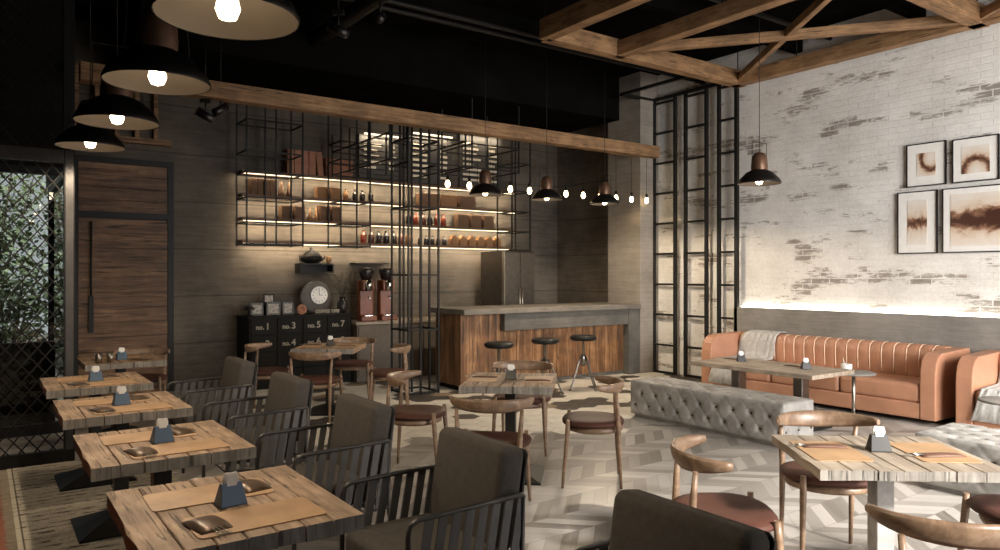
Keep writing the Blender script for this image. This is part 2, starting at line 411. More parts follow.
# glazed garden front
w = MB()
for x in (-2.2, -.75, .66): w.box((x, 8.10, 0), (x+.07, 8.2, 2.52))
w.box((-2.2, 8.10, 2.45), (.73, 8.2, 2.52)); w.box((-2.2, 8.10, 0), (.73, 8.2, .1))
w.box((.66, 8.2, 0), (.73, YB, .1)); w.box((.66, 8.2, 2.45), (.73, YB, 2.52)); w.box((.66, YB-.06, .1), (.73, YB, 2.45))
wo = struct('window_1', w, 'black_metal')
struct('side_pane', MB().box((.69, 8.2, .1), (.70, YB-.06, 2.45)), 'pane_glass', wo)
struct('glass_pane', MB().box((-2.15, 8.145, .1), (.66, 8.155, 2.45)), 'pane_glass', wo)
struct('wall_right', MB().box((8.52, 8.55, 0), (8.6, YB, ZC)), 'concrete_back')
# column, concrete ledge behind sofas
struct('column', MB().box((8.2, 7.85, 0), (8.6, 8.55, ZC)), 'concrete_col')
lg = struct('trim_1', MB().box((8.48, -1.0, 0), (8.6, 6.37, 1.06)), 'concrete_grey', bevel=.004)
ls = tag(MB().box((8.545, -.9, 1.061), (8.595, 6.3, 1.068)).build('led_strip', 'led_wall'), 'glowing light strip lying on the concrete ledge along the brick wall', 'light strip')
# ceiling joists, pipes (black on black)
b = MB()
for y in (2.4, 3.9, 5.4, 7.0, 8.8): b.box((-2.2, y, 4.36), (XR, y+.12, 4.6))
struct('ceiling_beam', b, 'ceiling_black')
struct('ceiling_shade_box', MB().box((1.35, 8.25, 3.92), (8.15, YB, 4.6)), 'ceiling_black')  # black box added to stand for the unlit dark above the bar beam
pp = MB()
for y, z in ((5.0, 4.42), (6.75, 4.3), (6.95, 4.3)): pp.rod((-2, y, z), (8.55, y, z), .03, seg=8)
pp.rod((3.2, -2, 4.25), (3.2, 9.9, 4.25), .09, seg=12)
tag(pp.build('ceiling_pipe', 'black_metal'), 'dark service pipes running under the black ceiling', 'pipe')

# door on the back wall
d = struct('door_1', MB().box((.90, 10.13, 0), (.97, 10.2, 2.95)).box((1.97, 10.13, 0), (2.04, 10.2, 2.95)).box((.97, 10.13, 2.88), (1.97, 10.2, 2.95)).box((.97, 10.13, 2.20), (1.97, 10.2, 2.28)), 'black_metal')
b = MB()
for i in range(12): b.box((.972, 10.145+.004*(i % 2), .005+i*.183), (1.968, 10.195, .005+(i+1)*.183-.006))
struct('door_leaf', b, 'door_wood', d)
b = MB()
for i in range(4): b.box((.972, 10.145+.004*(i % 2), 2.282+i*.15), (1.968, 10.195, 2.282+(i+1)*.15-.006))
struct('transom_panel', b, 'door_wood', d)
b = MB(); b.rod((1.1, 10.10, .95), (1.1, 10.10, 2.15), .012); b.box((1.075, 10.085, .80), (1.125, 10.13, 1.25)); b.rod((1.1, 10.1, 2.1), (1.1, 10.15, 2.1), .01)
struct('door_handle', b, 'black_metal', d)
b = MB()
for x in (.92, 1.14, 1.36, 1.58, 1.80): b.box((x, 10.1, 3.2), (x+.05, 10.2, 4.05))
b.box((.8, 10.08, 3.82), (2.0, 10.2, 3.97)); b.box((.8, 10.08, 3.15), (2.0, 10.2, 3.22))
struct('trim_2', b, 'beam_wood')

# mesh screen partition
scr = thing('mesh_screen', 'tall black metal mesh partition beside the garden glazing', 'screen', (0, 6.83, 0))
b = MB(); b.box((.55, -.035, 0), (.625, .035, ZC)); b.box((-2.2, -.03, .0), (.55, .03, .10)); b.box((-2.2, -.03, ZC-.1), (.55, .03, ZC)); b.build('frame', 'black_metal', scr)
b = MB(); b.box((-2.2, -.035, 2.40), (.55, .035, 2.50)); b.box((.56, -.037, .1), (.615, -.0352, 2.5)); b.build('cross_rail', 'frame_metal', scr)  # thin paler strip on the post paints its lit lower length
b = MB(); sp = .105
def clipseg(x0, z0, dx, dz, xa, xb, za, zb):
    t0, t1 = -99, 99
    for p, dd, lo, hi in ((x0, dx, xa, xb), (z0, dz, za, zb)):
        a, c = (lo-p)/dd, (hi-p)/dd
        t0 = max(t0, min(a, c)); t1 = min(t1, max(a, c))
    return (t0, t1) if t1 > t0+.01 else None
for za, zb in ((.1, 2.40), (2.50, ZC-.1)):
    for sgn in (1, -1):
        k = -7.0
        while k < 9:
            r = clipseg(k, za if sgn > 0 else zb, .62, .78*sgn, -1.4, .55, za, zb)
            if r:
                z0 = za if sgn > 0 else zb
                b.bar((k+.62*r[0], .004*sgn, z0+.78*sgn*r[0]), (k+.62*r[1], .004*sgn, z0+.78*sgn*r[1]), .009)
            k += sp
b.build('wire_mesh', 'black_metal', scr)

# ------------------------------------------------------------------ garden
struct('ground', MB().box((-9, 8.2, -.12), (6, 22, -.02)), 'garden_ground')
pl = tag(MB().box((-2.2, 8.32, -.02), (.60, 8.45, .85)).build('garden_planter', 'dark_wall'), 'low dark garden wall outside the glazing', 'wall')
def bush(x, y, z, rad, h, n, mat, lab, trunk=True, cat='bush', name='garden_bush'):
    rr = random.Random(int(x*100)+7); t = thing(name, lab, cat, (x, y, z), 0, None)
    m = MB()
    for i in range(n):
        a = rr.uniform(0, 2*PI); u = rr.uniform(-1, 1); q = rr.random()**.4
        p = Vector((math.cos(a)*math.sqrt(1-u*u)*rad*q, math.sin(a)*math.sqrt(1-u*u)*rad*q, h*.55+u*h*.5*q))
        dr = Vector((rr.uniform(-1, 1), rr.uniform(-1, 1), rr.uniform(-.9, .5))).normalized(); sd = dr.cross(Vector((rr.uniform(-1, 1), rr.uniform(-1, 1), 1))).normalized()
        L = rr.uniform(.07, .13); wd = L*.28
        m.add([p, p+dr*L*.5+sd*wd, p+dr*L, p+dr*L*.5-sd*wd], [(0, 1, 2, 3)])
    m.build('foliage', mat, t)
    s = MB()
    for i in range(6):
        a = i*PI/3; s.tube([(0, 0, 0), (math.cos(a)*rad*.2, math.sin(a)*rad*.2, h*.4), (math.cos(a)*rad*.6, math.sin(a)*rad*.6, h*.85)], [.03, .02, .006], 6)
    s.build('stem', 'bark', t)
bush(.32, 11.5, -.02, .55, 1.9, 1500, 'leaf', 'dark green bush just outside the glazing behind the low garden wall')
bush(1.5, 11.7, -.02, .55, 1.75, 1200, 'leaf_light', 'pale green bush right of the dark one behind the low garden wall')
bush(-.9, 11.8, -.02, .6, 1.8, 900, 'leaf_light', 'pale green bush at the outer side of the low garden wall')
bush(.1, 13.8, -.02, 1.1, 3.9, 3600, 'leaf', 'tall leafy tree standing behind the garden bushes', cat='tree', name='garden_tree')
bush(2.4, 15.0, -.02, 1.2, 4.2, 2600, 'leaf_light', 'tall pale tree farther back in the garden', cat='tree', name='garden_tree')
bush(-.6, 17.5, -.02, 1.6, 5.0, 2600, 'leaf', 'farthest dark tree in the garden', cat='tree', name='garden_tree')

# ------------------------------------------------------------------ wooden ceiling truss and bar beam
tr = thing('roof_truss', 'light brown timber truss grid hanging under the ceiling by the brick wall', 'truss', (8.4, 6.26, 4.07))
def beam(a, b_, w, h, mat, parent, name, z0=0):
    a = Vector(a); b_ = Vector(b_); d_ = b_-a; L = d_.length; an = math.atan2(d_.y, d_.x)
    o = MB().box((0, -w/2, 0), (L, w/2, h)).build(name, mat, parent, bevel=.006, loc=tuple(a), rotz=an); return o
for nm, a, c, w_, h_ in (('crossbeam', (-3.35, 0, 0), (.12, 0, 0), .15, .20), ('crossbeam', (-3.35, -2.95, 0), (.12, -2.95, 0), .15, .20), ('crossbeam', (-3.35, -5.9, 0), (.12, -5.9, 0), .15, .20),
                     ('wall_beam', (0, .07, 0), (0, -8, 0), .15, .17), ('long_beam', (-2.25, 0, .0), (-2.25, -8, .0), .15, .17), ('long_beam', (-3.35, 0, .0), (-3.35, -8, .0), .15, .22),
                     ('diagonal_brace', (-2.2, -.1, .03), (-.05, -2.9, .03), .09, .10), ('diagonal_brace', (-.05, -.1, .05), (-2.2, -2.9, .05), .07, .09),
                     ('diagonal_brace', (-.05, -3.0, .03), (-2.2, -5.8, .03), .08, .10)):
    beam(a, c, w_, h_, 'beam_wood', tr, nm)
b = MB()
for x, y in ((0, -.9), (0, -2.95), (-2.25, -1.5), (-3.35, -3), (-3.35, 0), (0, -.02)): b.rod((x, y, .15), (x, y, .53), .008, seg=6)
b.build('hanger_rod', 'black_metal', tr)
bb = tag(MB().box((0, 0, 0), (7.70, .16, .17)).build('bar_beam', 'beam_wood', bevel=.006, loc=(.75, 7.68, 3.29)), 'long horizontal timber beam spanning above the bar and carrying the string of bulbs', 'beam')

# ------------------------------------------------------------------ black metal racks
def rack(name, lab, x0, x1, y0, y1, z0, z1, levels, group, mids=(), w=.018, midy=()):
    t = thing(name, lab, 'rack', (x0, y0, z0), 0, group)
    z1 = min(z1, 3.92 if y0 > 8.25 else 3.5); a, c, h = x1-x0, y1-y0, z1-z0
    for x in (0, a, *[q-x0 for q in mids]):
        for y in (0, c, *[q-y0 for q in midy]): MB().bar((x, y, 0), (x, y, h), w).build('upright', 'black_metal', t)
    for L in levels:
        z = L-z0; m = MB()
        for y in (0, c): m.bar((0, y, z), (a, y, z), w)
        for x in (0, a): m.bar((x, 0, z), (x, c, z), w)
        for i in range(1, 4) if c > 1 else (): m.bar((0, c*i/4, z), (a, c*i/4, z), w*.8)
        m.build('rail_frame', 'black_metal', t)
    return t
rack('metal_rack', 'black pipe rack hanging over the left end of the back shelves', 2.78, 3.52, 9.5, 9.95, 1.88, 4.5, (1.9, 2.18, 2.50, 2.83, 3.10, 3.5), None, (3.16,))
rack('metal_rack', 'black pipe rack hanging over the middle of the back shelves', 4.06, 4.5, 9.5, 9.95, 1.88, 4.5, (1.9, 2.2, 2.52, 3.1, 3.35), None, ())
rack('metal_rack', 'black pipe rack at the right end of the back shelves near the fridge', 7.02, 7.32, 9.45, 9.95, 1.88, 4.5, (1.9, 2.2, 2.52, 2.85, 3.3), None, ())
rack('metal_rack', 'full height black pipe rack standing on the floor at the left end of the bar', 4.33, 4.76, 8.05, 8.5, 0, 4.5, (.02, .81, 1.5, 2.35, 2.9, 3.2), None, (4.5,), w=.022, midy=(8.28,))
rack('metal_rack', 'deep black pipe lattice hanging between the menu boards and the bar beam', 4.1, 5.2, 8.1, 9.9, 2.9, 4.5, (2.92, 3.25), None, (4.65,), midy=(8.7, 9.3))
rack('metal_rack', 'black pipe lattice hanging in front of the rightmost menu board', 5.5, 6.3, 8.4, 9.2, 2.95, 4.5, (2.97, 3.3, 3.6), None, ())
# wall grid by the column
g = thing('wall_grid', 'tall black ladder-like steel grid against the whitewashed brick wall', 'grid', (8.5, 6.31, 0))
ys = [(0, .05), (.30, .34), (.52, .56), (.90, .94), (1.10, 1.14), (1.52, 1.58)]
for a, c in ys: MB().box((-.02, a, 0), (.03, c, 4.18)).build('upright', 'black_metal', g)
m = MB()
for a, c, off in ((.05, .30, .25), (.56, .90, 0), (1.14, 1.52, .12)):
    MB().box((-.015, a, .0), (.02, c, .035)).build('rung', 'black_metal', g)
    for k in range(9): z = .42+.462*k; MB().box((-.015, a, z), (.02, c, z+.03)).build('rung', 'black_metal', g)
g = thing('ceiling_frame', 'black steel frame joining the top of the ladder-like wall grid to the ceiling', 'frame', (8.5, 6.31, 0))
m = MB(); m.box((-.7, 0, 4.18), (.03, .05, 4.22)); m.box((-.7, 1.53, 4.18), (.03, 1.58, 4.22)); m.box((-.7, 0, 4.18), (-.66, 1.58, 4.22)); m.box((-.02, 0, 4.18), (.03, 1.58, 4.22)); m.build('top_frame', 'black_metal', g)

# ------------------------------------------------------------------ back shelves, led strips, menu boards
shelves = [('top', 2.87, 2.85, 7.45), ('second', 2.55, 2.85, 7.45), ('third', 2.235, 2.85, 7.45), ('bottom', 1.93, 2.85, 7.3)]
for nm, z, xa, xb in shelves:
    t = thing('wall_shelf', f'{nm} long wooden shelf on the back wall lit from below', 'shelf', (xa, 9.95, z), 0)
    MB().box((0, 0, 0), (xb-xa, .25, .04)).build('board', 'shelf_wood', t)
    MB().box((.02, -.004, -.012), (xb-xa-.05, .012, -.001)).build('led_strip', 'led', t)
    q = area('shelf_light', ((xb-xa)/2, .05, -.012), (R(50), 0, 0), xb-xa-.1, .02, 24, (1, .81, .56), 150); q.parent = t
def menu(x0, x1, z0, z1, lab, cols):
    t = thing('menu_board', lab, 'menu board', (x0, 10.14, z0)); w_ = x1-x0; h = z1-z0
    MB().box((0, 0, 0), (w_, .05, h)).build('panel', 'menu_board', t)
    m = MB(); rr = random.Random(int(x0*10))
    for ca, cb in cols:
        z = h-.17
        while z > .08:
            L = (cb-ca)*rr.uniform(.55, 1); m.box((ca, -.006, z), (ca+L, -.0005, z+.035)); z -= .085
    m.build('lettering', 'chalk', t)
    MB().box((.05, -.10, h-.02), (w_-.05, -.07, h)).build('picture_light', 'led', t)
    q = area('menu_light', (w_/2, -.075, h-.03), (R(30), 0, 0), w_-.1, .03, 5, (1, .84, .62)); q.parent = t
menu(4.62, 5.3, 2.95, 3.62, 'dark chalk menu board, first from the left above the shelves', ((.08, .38), (.5, .62)))
menu(5.45, 6.25, 2.95, 3.72, 'dark chalk menu board between the two other menu boards', ((.08, .40), (.58, .72)))
menu(6.4, 7.25, 2.95, 3.82, 'dark chalk menu board, first from the right and nearest the fridge', ((.06, .42), (.58, .76)))
for x, z in ((5.0, 3.5), (5.9, 3.6), (6.8, 3.7)): pass

def item_box(name, lab, cat, x, z, w_, d_, h, mat, group, y=10.0, gable=False, rot=0):
    m = MB()
    if gable:
        m.prism([(-w_/2, 0), (w_/2, 0), (w_/2, h*.62), (w_*.12, h), (-w_*.12, h), (-w_/2, h*.62)], 0, d_, T=Matrix.Translation((0, d_, 0)) @ Matrix.Rotation(PI/2, 4, 'X'))
    else: m.box((-w_/2, 0, 0), (w_/2, d_, h), c=.004)
    o = m.build(name, mat, None, loc=(x, y, z)); o.rotation_euler.y = rot; return tag(o, lab, cat, group)
def bottle(x, z, h, r, mat, lab, group):
    t = thing('bottle', lab, 'bottle', (x, 10.07, z), 0, group)
    MB().lathe([(0, 0), (r, 0), (r, h*.58), (r*.85, h*.68), (r*.35, h*.78), (r*.33, h*.94), (0, h*.94)], 10).build('glass_body', mat, t)
    MB().lathe([(0, h*.93), (r*.42, h*.93), (r*.42, h), (0, h)], 8).build('cap', 'black_metal', t)
zt = 2.911
for i in range(4): item_box('file_box', f'tall reddish file box, {ORD[i]} from the left on the top shelf', 'box', 3.53+i*.105, zt, .098, .2, .34, 'box_red', 'upright file boxes on the top shelf')
item_box('file_box', 'reddish file box leaning against the stacked boxes on the top shelf', 'box', 3.974, zt, .09, .2, .34, 'box_red', 'upright file boxes on the top shelf', rot=R(-6))
for i in range(3): item_box('flat_box', f'flat reddish box, {["lowest", "middle", "uppermost"][i]} of the stack on the top shelf', 'box', 4.25, zt+i*.09, .42, .2, .085, 'box_red', 'stacked flat boxes on the top shelf')
z2 = 2.591
for i in range(4): item_box('book', f'dark brown book, {ORD[i]} from the left at the left end of the second shelf', 'book', 3.03+i*.085, z2, .08, .17, .22, 'card', 'books at the left end of the second shelf')
for i in range(2):
    t = MB().lathe([(0, 0), (.05, 0), (.045, .05), (.012, .2), (0, .21)], 10).build('wooden_cone', 'card', loc=(3.42+i*.11, 10.06, z2)); tag(t, f'small wooden cone ornament, {["left", "right"][i]} one beside the books on the second shelf', 'ornament', 'cones on the second shelf')
for i in range(2): item_box('carton', f'kraft carton, {["left", "right"][i]} of the pair on the middle of the second shelf', 'carton', 4.0+i*.2, z2, .15, .15, .17, 'kraft', 'cartons on the second shelf')
for i, (x, mt) in enumerate(((4.38, 'kraft'), (4.52, 'glass_dark'), (4.64, 'glass_dark'), (4.78, 'glass_dark'))): bottle(x, z2, .17, .04, mt, f'small jar bottle, {ORD[i]} from the left on the middle of the second shelf', 'jar bottles on the second shelf')
for i in range(3): item_box('wide_carton', f'wide brown carton, {ORD[i]} from the left at the right end of the second shelf', 'carton', 5.75+i*.36, z2, .3, .16, .19, ['card', 'kraft', 'card'][i], 'wide cartons on the second shelf')
z3 = 2.276
for i in range(2): item_box('carton', f'brown carton, {["left", "right"][i]} of the pair at the left of the third shelf', 'carton', 3.48+i*.19, z3, .15, .15, .19, 'card', 'cartons on the third shelf')
for i in range(2):
    t = MB().lathe([(0, 0), (.035, 0), (.03, .05), (.008, .18), (0, .19)], 10).build('wooden_cone', 'kraft', loc=(3.83+i*.09, 10.06, z3)); tag(t, f'slim wooden cone ornament, {["left", "right"][i]} one between the cartons of the third shelf', 'ornament', 'cones on the third shelf')
for i in range(2): item_box('carton', f'brown carton, {["left", "right"][i]} of the taller pair right of the cones on the third shelf', 'carton', 4.04+i*.17, z3, .14, .15, .22, 'card', 'cartons on the third shelf')
for i in range(6): bottle(5.42+i*.125, z3, .2, .042, ['glass_dark', 'glass_red', 'glass_amber', 'glass_dark', 'glass_red', 'glass_red'][i], f'{["black", "red", "amber", "black", "red", "red"][i]} bottle, {ORD[i]} in the six of the third shelf', 'bottles on the third shelf')
for i in range(3): item_box('gift_bag', f'brown paper bag, {ORD[i]} from the left at the right of the third shelf', 'bag', 6.38+i*.25, z3, .2, .14, .21, 'card', 'paper bags on the third shelf')
z4 = 1.971
for i in range(7): bottle(4.66+i*.125, z4, .2, .045, ['glass_red', 'glass_amber', 'glass_dark', 'glass_dark', 'glass_dark', 'glass_red', 'kraft'][i], f'{["red", "amber", "black", "black", "black", "red", "tan"][i]} bottle, {ORD[i]} in the left seven on the lowest shelf', 'bottles on the lowest shelf')
for i in range(5): bottle(5.62+i*.11, z4, .15, .035, 'glass_dark', f'small dark bottle, {ORD[i]} in the short row in the middle of the lowest shelf', 'small dark bottles on the lowest shelf')
for i in range(6): item_box('coffee_bag', f'kraft coffee bag with pointed top, {ORD[i]} from the left on the lowest shelf', 'bag', 6.22+i*.17, z4, .13, .1, .17, 'kraft', 'kraft coffee bags on the lowest shelf', gable=True)

# ------------------------------------------------------------------ numbered black cabinet and things on it
cb = thing('drawer_cabinet', 'black numbered drawer cabinet against the concrete back wall', 'cabinet', (2.84, 9.6, 0))
MB().box((0, 0, 0), (1.42, .55, .93)).build('body', 'cabinet_black', cb)
MB().box((-.015, -.02, .93), (1.435, .55, .955)).build('top_board', 'cabinet_black', cb)
def text(s, size, mat, parent, loc, rot=(PI/2, 0, 0), name='lettering', ext=.001):
    c = bpy.data.curves.new(name, 'FONT'); c.body = s; c.size = size; c.extrude = ext; c.offset = .0025; c.align_x = 'CENTER'; c.align_y = 'CENTER'
    c.materials.append(MATS[mat]); o = bpy.data.objects.new(name, c); COL.objects.link(o); bpy.context.view_layer.update(); me = bpy.data.meshes.new_from_object(o.evaluated_get(bpy.context.evaluated_depsgraph_get())); bpy.data.objects.remove(o)
    o = bpy.data.objects.new(name, me); COL.objects.link(o); o.parent = parent; o.location = loc; o.rotation_euler = rot; return o
for c_ in range(4):
    for r_ in range(4):
        dr = MB().box((.02+c_*.348, -.018, .72-r_*.225), (.355+c_*.348, -.001, .925-r_*.225), c=.003).build('drawer', 'cabinet_black', cb)
        n_ = c_*2+1+r_ if r_ < 2 else None
        if n_:
            text('no.', .085, 'label_cream', dr, (.135+c_*.348, -.0195, .815-r_*.225)); text(str(n_), .12, 'label_cream', dr, (.235+c_*.348, -.0195, .822-r_*.225), name='number')
zc_ = .956
for i, (x, w_, h) in enumerate(((3.02, .17, .17), (3.24, .19, .18), (3.44, .16, .18))):
    t = thing('photo_frame', ['grey photo frame, outermost on the numbered cabinet', 'wide grey photo frame between two others on the numbered cabinet', 'grey photo frame nearest the round clock'][i], 'photo frame', (x, 9.85, zc_), 0, 'photo frames on the numbered cabinet')
    MB().box((-w_/2, 0, 0), (w_/2, .02, h), c=.003).build('frame', 'dark_steel', t); MB().box((-w_/2+.025, -.002, .025), (w_/2-.025, -.0005, h-.025)).build('photo', 'photo_print', t)
t = thing('photo_frame', 'small black photo frame standing behind the others on the numbered cabinet', 'photo frame', (3.22, 9.98, zc_), 0, 'photo frames on the numbered cabinet')
MB().box((-.08, 0, 0), (.08, .02, .29), c=.003).build('frame', 'black_metal', t); MB().box((-.055, -.002, .18), (.055, -.0005, .265)).build('photo', 'photo_print', t)
t = thing('desk_lamp', 'small black desk lamp at the left end of the numbered cabinet', 'lamp', (2.885, 9.75, zc_))
MB().lathe([(0, 0), (.05, 0), (.05, .015), (.01, .02), (.01, .1), (0, .1)], 12).build('base', 'black_metal', t)
MB().lathe([(.075, .085), (.06, .12), (.02, .15), (0, .152)], 14).build('lamp_shade', 'black_metal', t)
RX = Matrix.Rotation(PI/2, 4, 'X')
t = thing('round_clock', 'round white clock mounted on a larger dark round plate on the numbered cabinet', 'clock', (3.90, 9.96, zc_))
MB().lathe([(0, 0), (.22, 0), (.23, .02), (.21, .045), (0, .045)], 32, T=Matrix.Translation((-.03, 0, .232)) @ RX).build('round_plate', 'plate_grey', t)
f = MB().lathe([(0, .046), (.115, .046), (.125, .075), (.105, .07), (0, .066)], 28, T=Matrix.Translation((.0, 0, .26)) @ RX).build('dial', 'white_ceramic', t)
m = MB(); m.box((-.003, -.075, .26), (.003, -.072, .34)); m.box((0, -.075, .257), (.05, -.072, .263))
for i in range(12):
    a = i*PI/6; m.box((.09*math.cos(a)-.005, -.073, .26+.09*math.sin(a)-.008), (.09*math.cos(a)+.005, -.0705, .26+.09*math.sin(a)+.008))
m.build('clock_hand', 'black_metal', t)
t = MB().lathe([(0, 0), (.065, 0), (.07, .015), (.065, .03), (.03, .03), (.028, .02), (0, .02)], 20, T=Matrix.Translation((0, 0, .07)) @ RX).build('wooden_disc', 'box_red', loc=(3.61, 9.8, zc_)); tag(t, 'small round wooden disc propped in front of the clock plate', 'ornament')
t = thing('letter_sign', 'small standing cream letters in front of the clock', 'sign', (3.93, 9.68, zc_))
MB().box((-.2, -.01, 0), (.22, .03, .012)).build('base', 'black_metal', t)
text('COFFEE TIME', .06, 'label_cream', t, (.01, 0, .04), ext=.006)
t = thing('vase_with_branches', 'dark vase holding thin leafy branches beside the clock', 'vase', (4.2, 9.78, zc_))
MB().lathe([(0, 0), (.05, 0), (.075, .07), (.07, .15), (.035, .2), (.045, .235), (.03, .235)], 16).build('vase_body', 'glass_dark', t)
m = MB(); lf = MB(); rr = random.Random(5)
for i in range(12):
    a = rr.uniform(0, 2*PI); q = rr.uniform(.08, .26); hgt = rr.uniform(.38, .6); e_ = Vector((math.cos(a)*q, math.sin(a)*q*.5, hgt)); st = Vector((0, 0, .2))
    m.tube([st, (st+e_)/2+Vector((0, 0, .05)), e_], .003, 5)
    for k in range(12):
        p = st.lerp(e_, rr.uniform(.45, 1))+Vector((rr.uniform(-.03, .03), rr.uniform(-.03, .03), rr.uniform(-.02, .02))); dd = Vector((rr.uniform(-1, 1), rr.uniform(-1, 1), rr.uniform(-.4, 1))).normalized()*.03; sd = dd.cross(Vector((0, 1, .3))).normalized()*.009
        lf.add([p, p+dd*.5+sd, p+dd, p+dd*.5-sd], [(0, 1, 2, 3)])
m.build('branch', 'bark', t); lf.build('foliage', 'dry_leaf', t)
# wall shelf with ship-like pot
t = thing('bracket_shelf', 'short thick black wall shelf above the round clock', 'shelf', (3.66, 9.98, 1.53)); MB().box((0, 0, 0), (.50, .22, .02)).box((0, 0, .11), (.50, .22, .135)).box((0, .2, .02), (.5, .22, .11)).box((0, 0, .02), (.02, .2, .11)).box((.48, 0, .02), (.5, .2, .11)).build('board', 'black_metal', t)
t = thing('black_pot', 'squat black lidded pot on the short black wall shelf', 'pot', (3.87, 10.09, 1.666))
MB().lathe([(0, 0), (.07, 0), (.14, .04), (.155, .09), (.12, .12), (0, .12)], 20).build('pot_body', 'black_metal', t)
MB().lathe([(.13, .115), (.10, .15), (.04, .18), (.025, .2), (.03, .22), (0, .225)], 16).build('lid', 'black_metal', t)
m = MB(); m.tube([(.13, 0, .05), (.19, 0, .08), (.2, 0, .11)], [.025, .015, .012], 8); m.tube([(-.13, 0, .1), (-.18, 0, .1), (-.17, 0, .05), (-.13, 0, .04)], .01, 6); m.build('spout', 'black_metal', t)
tag(MB().lathe([(0, 0), (.03, 0), (.04, .1), (.036, .1), (.028, .01)], 14).build('cup', 'kraft', loc=(4.11, 10.07, 1.666)), 'pale beige cup beside the black pot on the wall shelf', 'cup')
# lower cabinet with grinders
t = thing('service_cabinet', 'plain beige service cabinet with pale top carrying the coffee grinders', 'cabinet', (4.3, 9.5, 0))
MB().box((0, 0, 0), (1.6, .65, .80)).build('body', 'beige_cabinet', t); MB().box((-.03, -.03, .80), (1.6, .65, .84), c=.004).build('worktop', 'beige_top', t)
for k in range(3): MB().box((.02+k*.52, -.015, .06), (.52+k*.52, -.001, .78), c=.003).build('door', 'beige_cabinet', t)
def grinder():
    t = thing('coffee_grinder', 'x', 'coffee grinder', (0, 0, 0), 0, 'orange coffee grinders')
    MB().box((-.11, -.18, 0), (.11, .14, .06), c=.01).build('base', 'grinder_orange', t)
    m = MB(); m.box((-.10, -.02, .06), (.10, .13, .50), c=.015); m.box((-.085, -.14, .37), (.085, -.02, .50), c=.015); m.build('body', 'grinder_orange', t)
    MB().lathe([(0, .50), (.07, .50), (.105, .60), (.10, .64), (.03, .66), (0, .66)], 18).build('hopper', 'glass_dark', t)
    MB().lathe([(0, 0), (.05, 0), (.05, .13), (0, .13)], 16, c=(0, -.15, .37)).build('dosing_cylinder', 'chrome', t)
    m = MB(); m.rod((0, -.13, .3), (0, -.22, .28), .012); m.build('portafilter_fork', 'chrome', t); MB().box((-.05, -.17, .06), (.05, -.05, .07)).build('drip_tray', 'chrome', t); return t
gp = grinder()
gp.scale = (1.05, 1.05, 1.17)
inst(gp, True, (4.57, 9.78, .841), R(-12), 'orange coffee grinder nearer the clock vase')
inst(gp, False, (4.89, 9.78, .841), R(-12), 'orange coffee grinder nearer the tall pipe rack')
tag(MB().box((0, 0, 0), (.55, .2, .02)).build('thin_shelf', 'black_metal', loc=(4.5, 10.0, 1.66)), 'thin black wall shelf above the orange coffee grinders', 'shelf')

# ------------------------------------------------------------------ fridge
t = thing('fridge', 'tall dark stainless steel fridge behind the bar counter', 'fridge', (6.70, 9.3, 0))
MB().box((0, .05, 0), (.61, .68, 1.88), c=.01).build('cabinet_body', 'fridge_steel', t)
for k in (0, 1):
    dd = MB().box((.012+k*.297, 0, .08), (.303+k*.297, .05, 1.86), c=.008).build('door', 'fridge_steel', t)
    MB().rod((.28+k*.05, -.03, .8), (.28+k*.05, -.03, 1.3), .01).build('handle', 'steel', dd)
MB().box((-.012, .0, .02), (.01, .06, 1.87)).build('corner_trim', 'steel', t)

# ------------------------------------------------------------------ bar
bar = thing('bar_counter', 'long bar with concrete top and vertical reclaimed wood cladding', 'bar counter', (5.05, 7.98, 0))
m = MB(); rr = random.Random(11); x = 0
while x < 2.92:
    w_ = rr.uniform(.10, .17); w_ = min(w_, 2.92-x); o = rr.uniform(0, .008); m.box((x+.002, -.0+o, .06), (x+w_-.002, .03, .99)); x += w_
y = .03
while y < .62:
    w_ = min(rr.uniform(.10, .16), .64-y); m.box((rr.uniform(0, .006), y+.002, .06), (.03, y+w_-.002, .99)); y += w_
m.build('cladding', 'bar_wood', bar)
MB().box((.03, .03, 0), (2.92, .62, .99)).build('body', 'dark_wall', bar)
MB().box((.01, .012, 0), (2.92, .028, .058)).build('plinth', 'concrete_dark', bar)
MB().box((-.05, -.16, .99), (3.145, .72, 1.06), c=.005).build('countertop', 'concrete_top', bar)
MB().box((.62, -.11, .76), (2.92, -.002, .988), c=.004).build('apron', 'concrete_dark', bar)
MB().box((2.922, -.12, 0), (3.14, .5, .988), c=.004).build('end_pier', 'concrete_dark', bar)
# bar stools
def stool():
    t = thing('bar_stool', 'x', 'bar stool', (0, 0, 0), 0, 'bar stools')
    MB().lathe([(0, .64), (.15, .64), (.172, .66), (.175, .685), (.15, .705), (0, .71)], 24).build('seat', 'black_metal', t)
    m = MB(); m.lathe([(.02, .35), (.02, .63), (.09, .64)], 12); m.lathe([(0, .30), (.035, .31), (.035, .44), (.02, .46)], 12); m.build('screw_column', 'worn_chrome', t)
    for i in range(4):
        a = PI/4+i*PI/2; c_, s_ = math.cos(a), math.sin(a)
        MB().tube([(c_*.03, s_*.03, .44), (c_*.08, s_*.08, .36), (c_*.15, s_*.15, .18), (c_*.215, s_*.215, .03), (c_*.24, s_*.24, .0)], [.014, .013, .012, .012, .016], 8).build('leg', 'worn_chrome', t)
    pts = [(math.cos(k*PI/8)*.16, math.sin(k*PI/8)*.16, .16) for k in range(16)]
    MB().tube(pts, .009, 6, closed=True).build('foot_ring', 'worn_chrome', t); return t
st = stool()
for i, (x, y) in enumerate(((4.98, 7.03), (5.76, 7.13), (6.45, 7.19))):
    inst(st, i == 0, (x, y, 0.004), i*.4, ['black screw bar stool at the left end of the bar', 'black screw bar stool between the two other bar stools', 'black screw bar stool nearest the concrete column'][i])

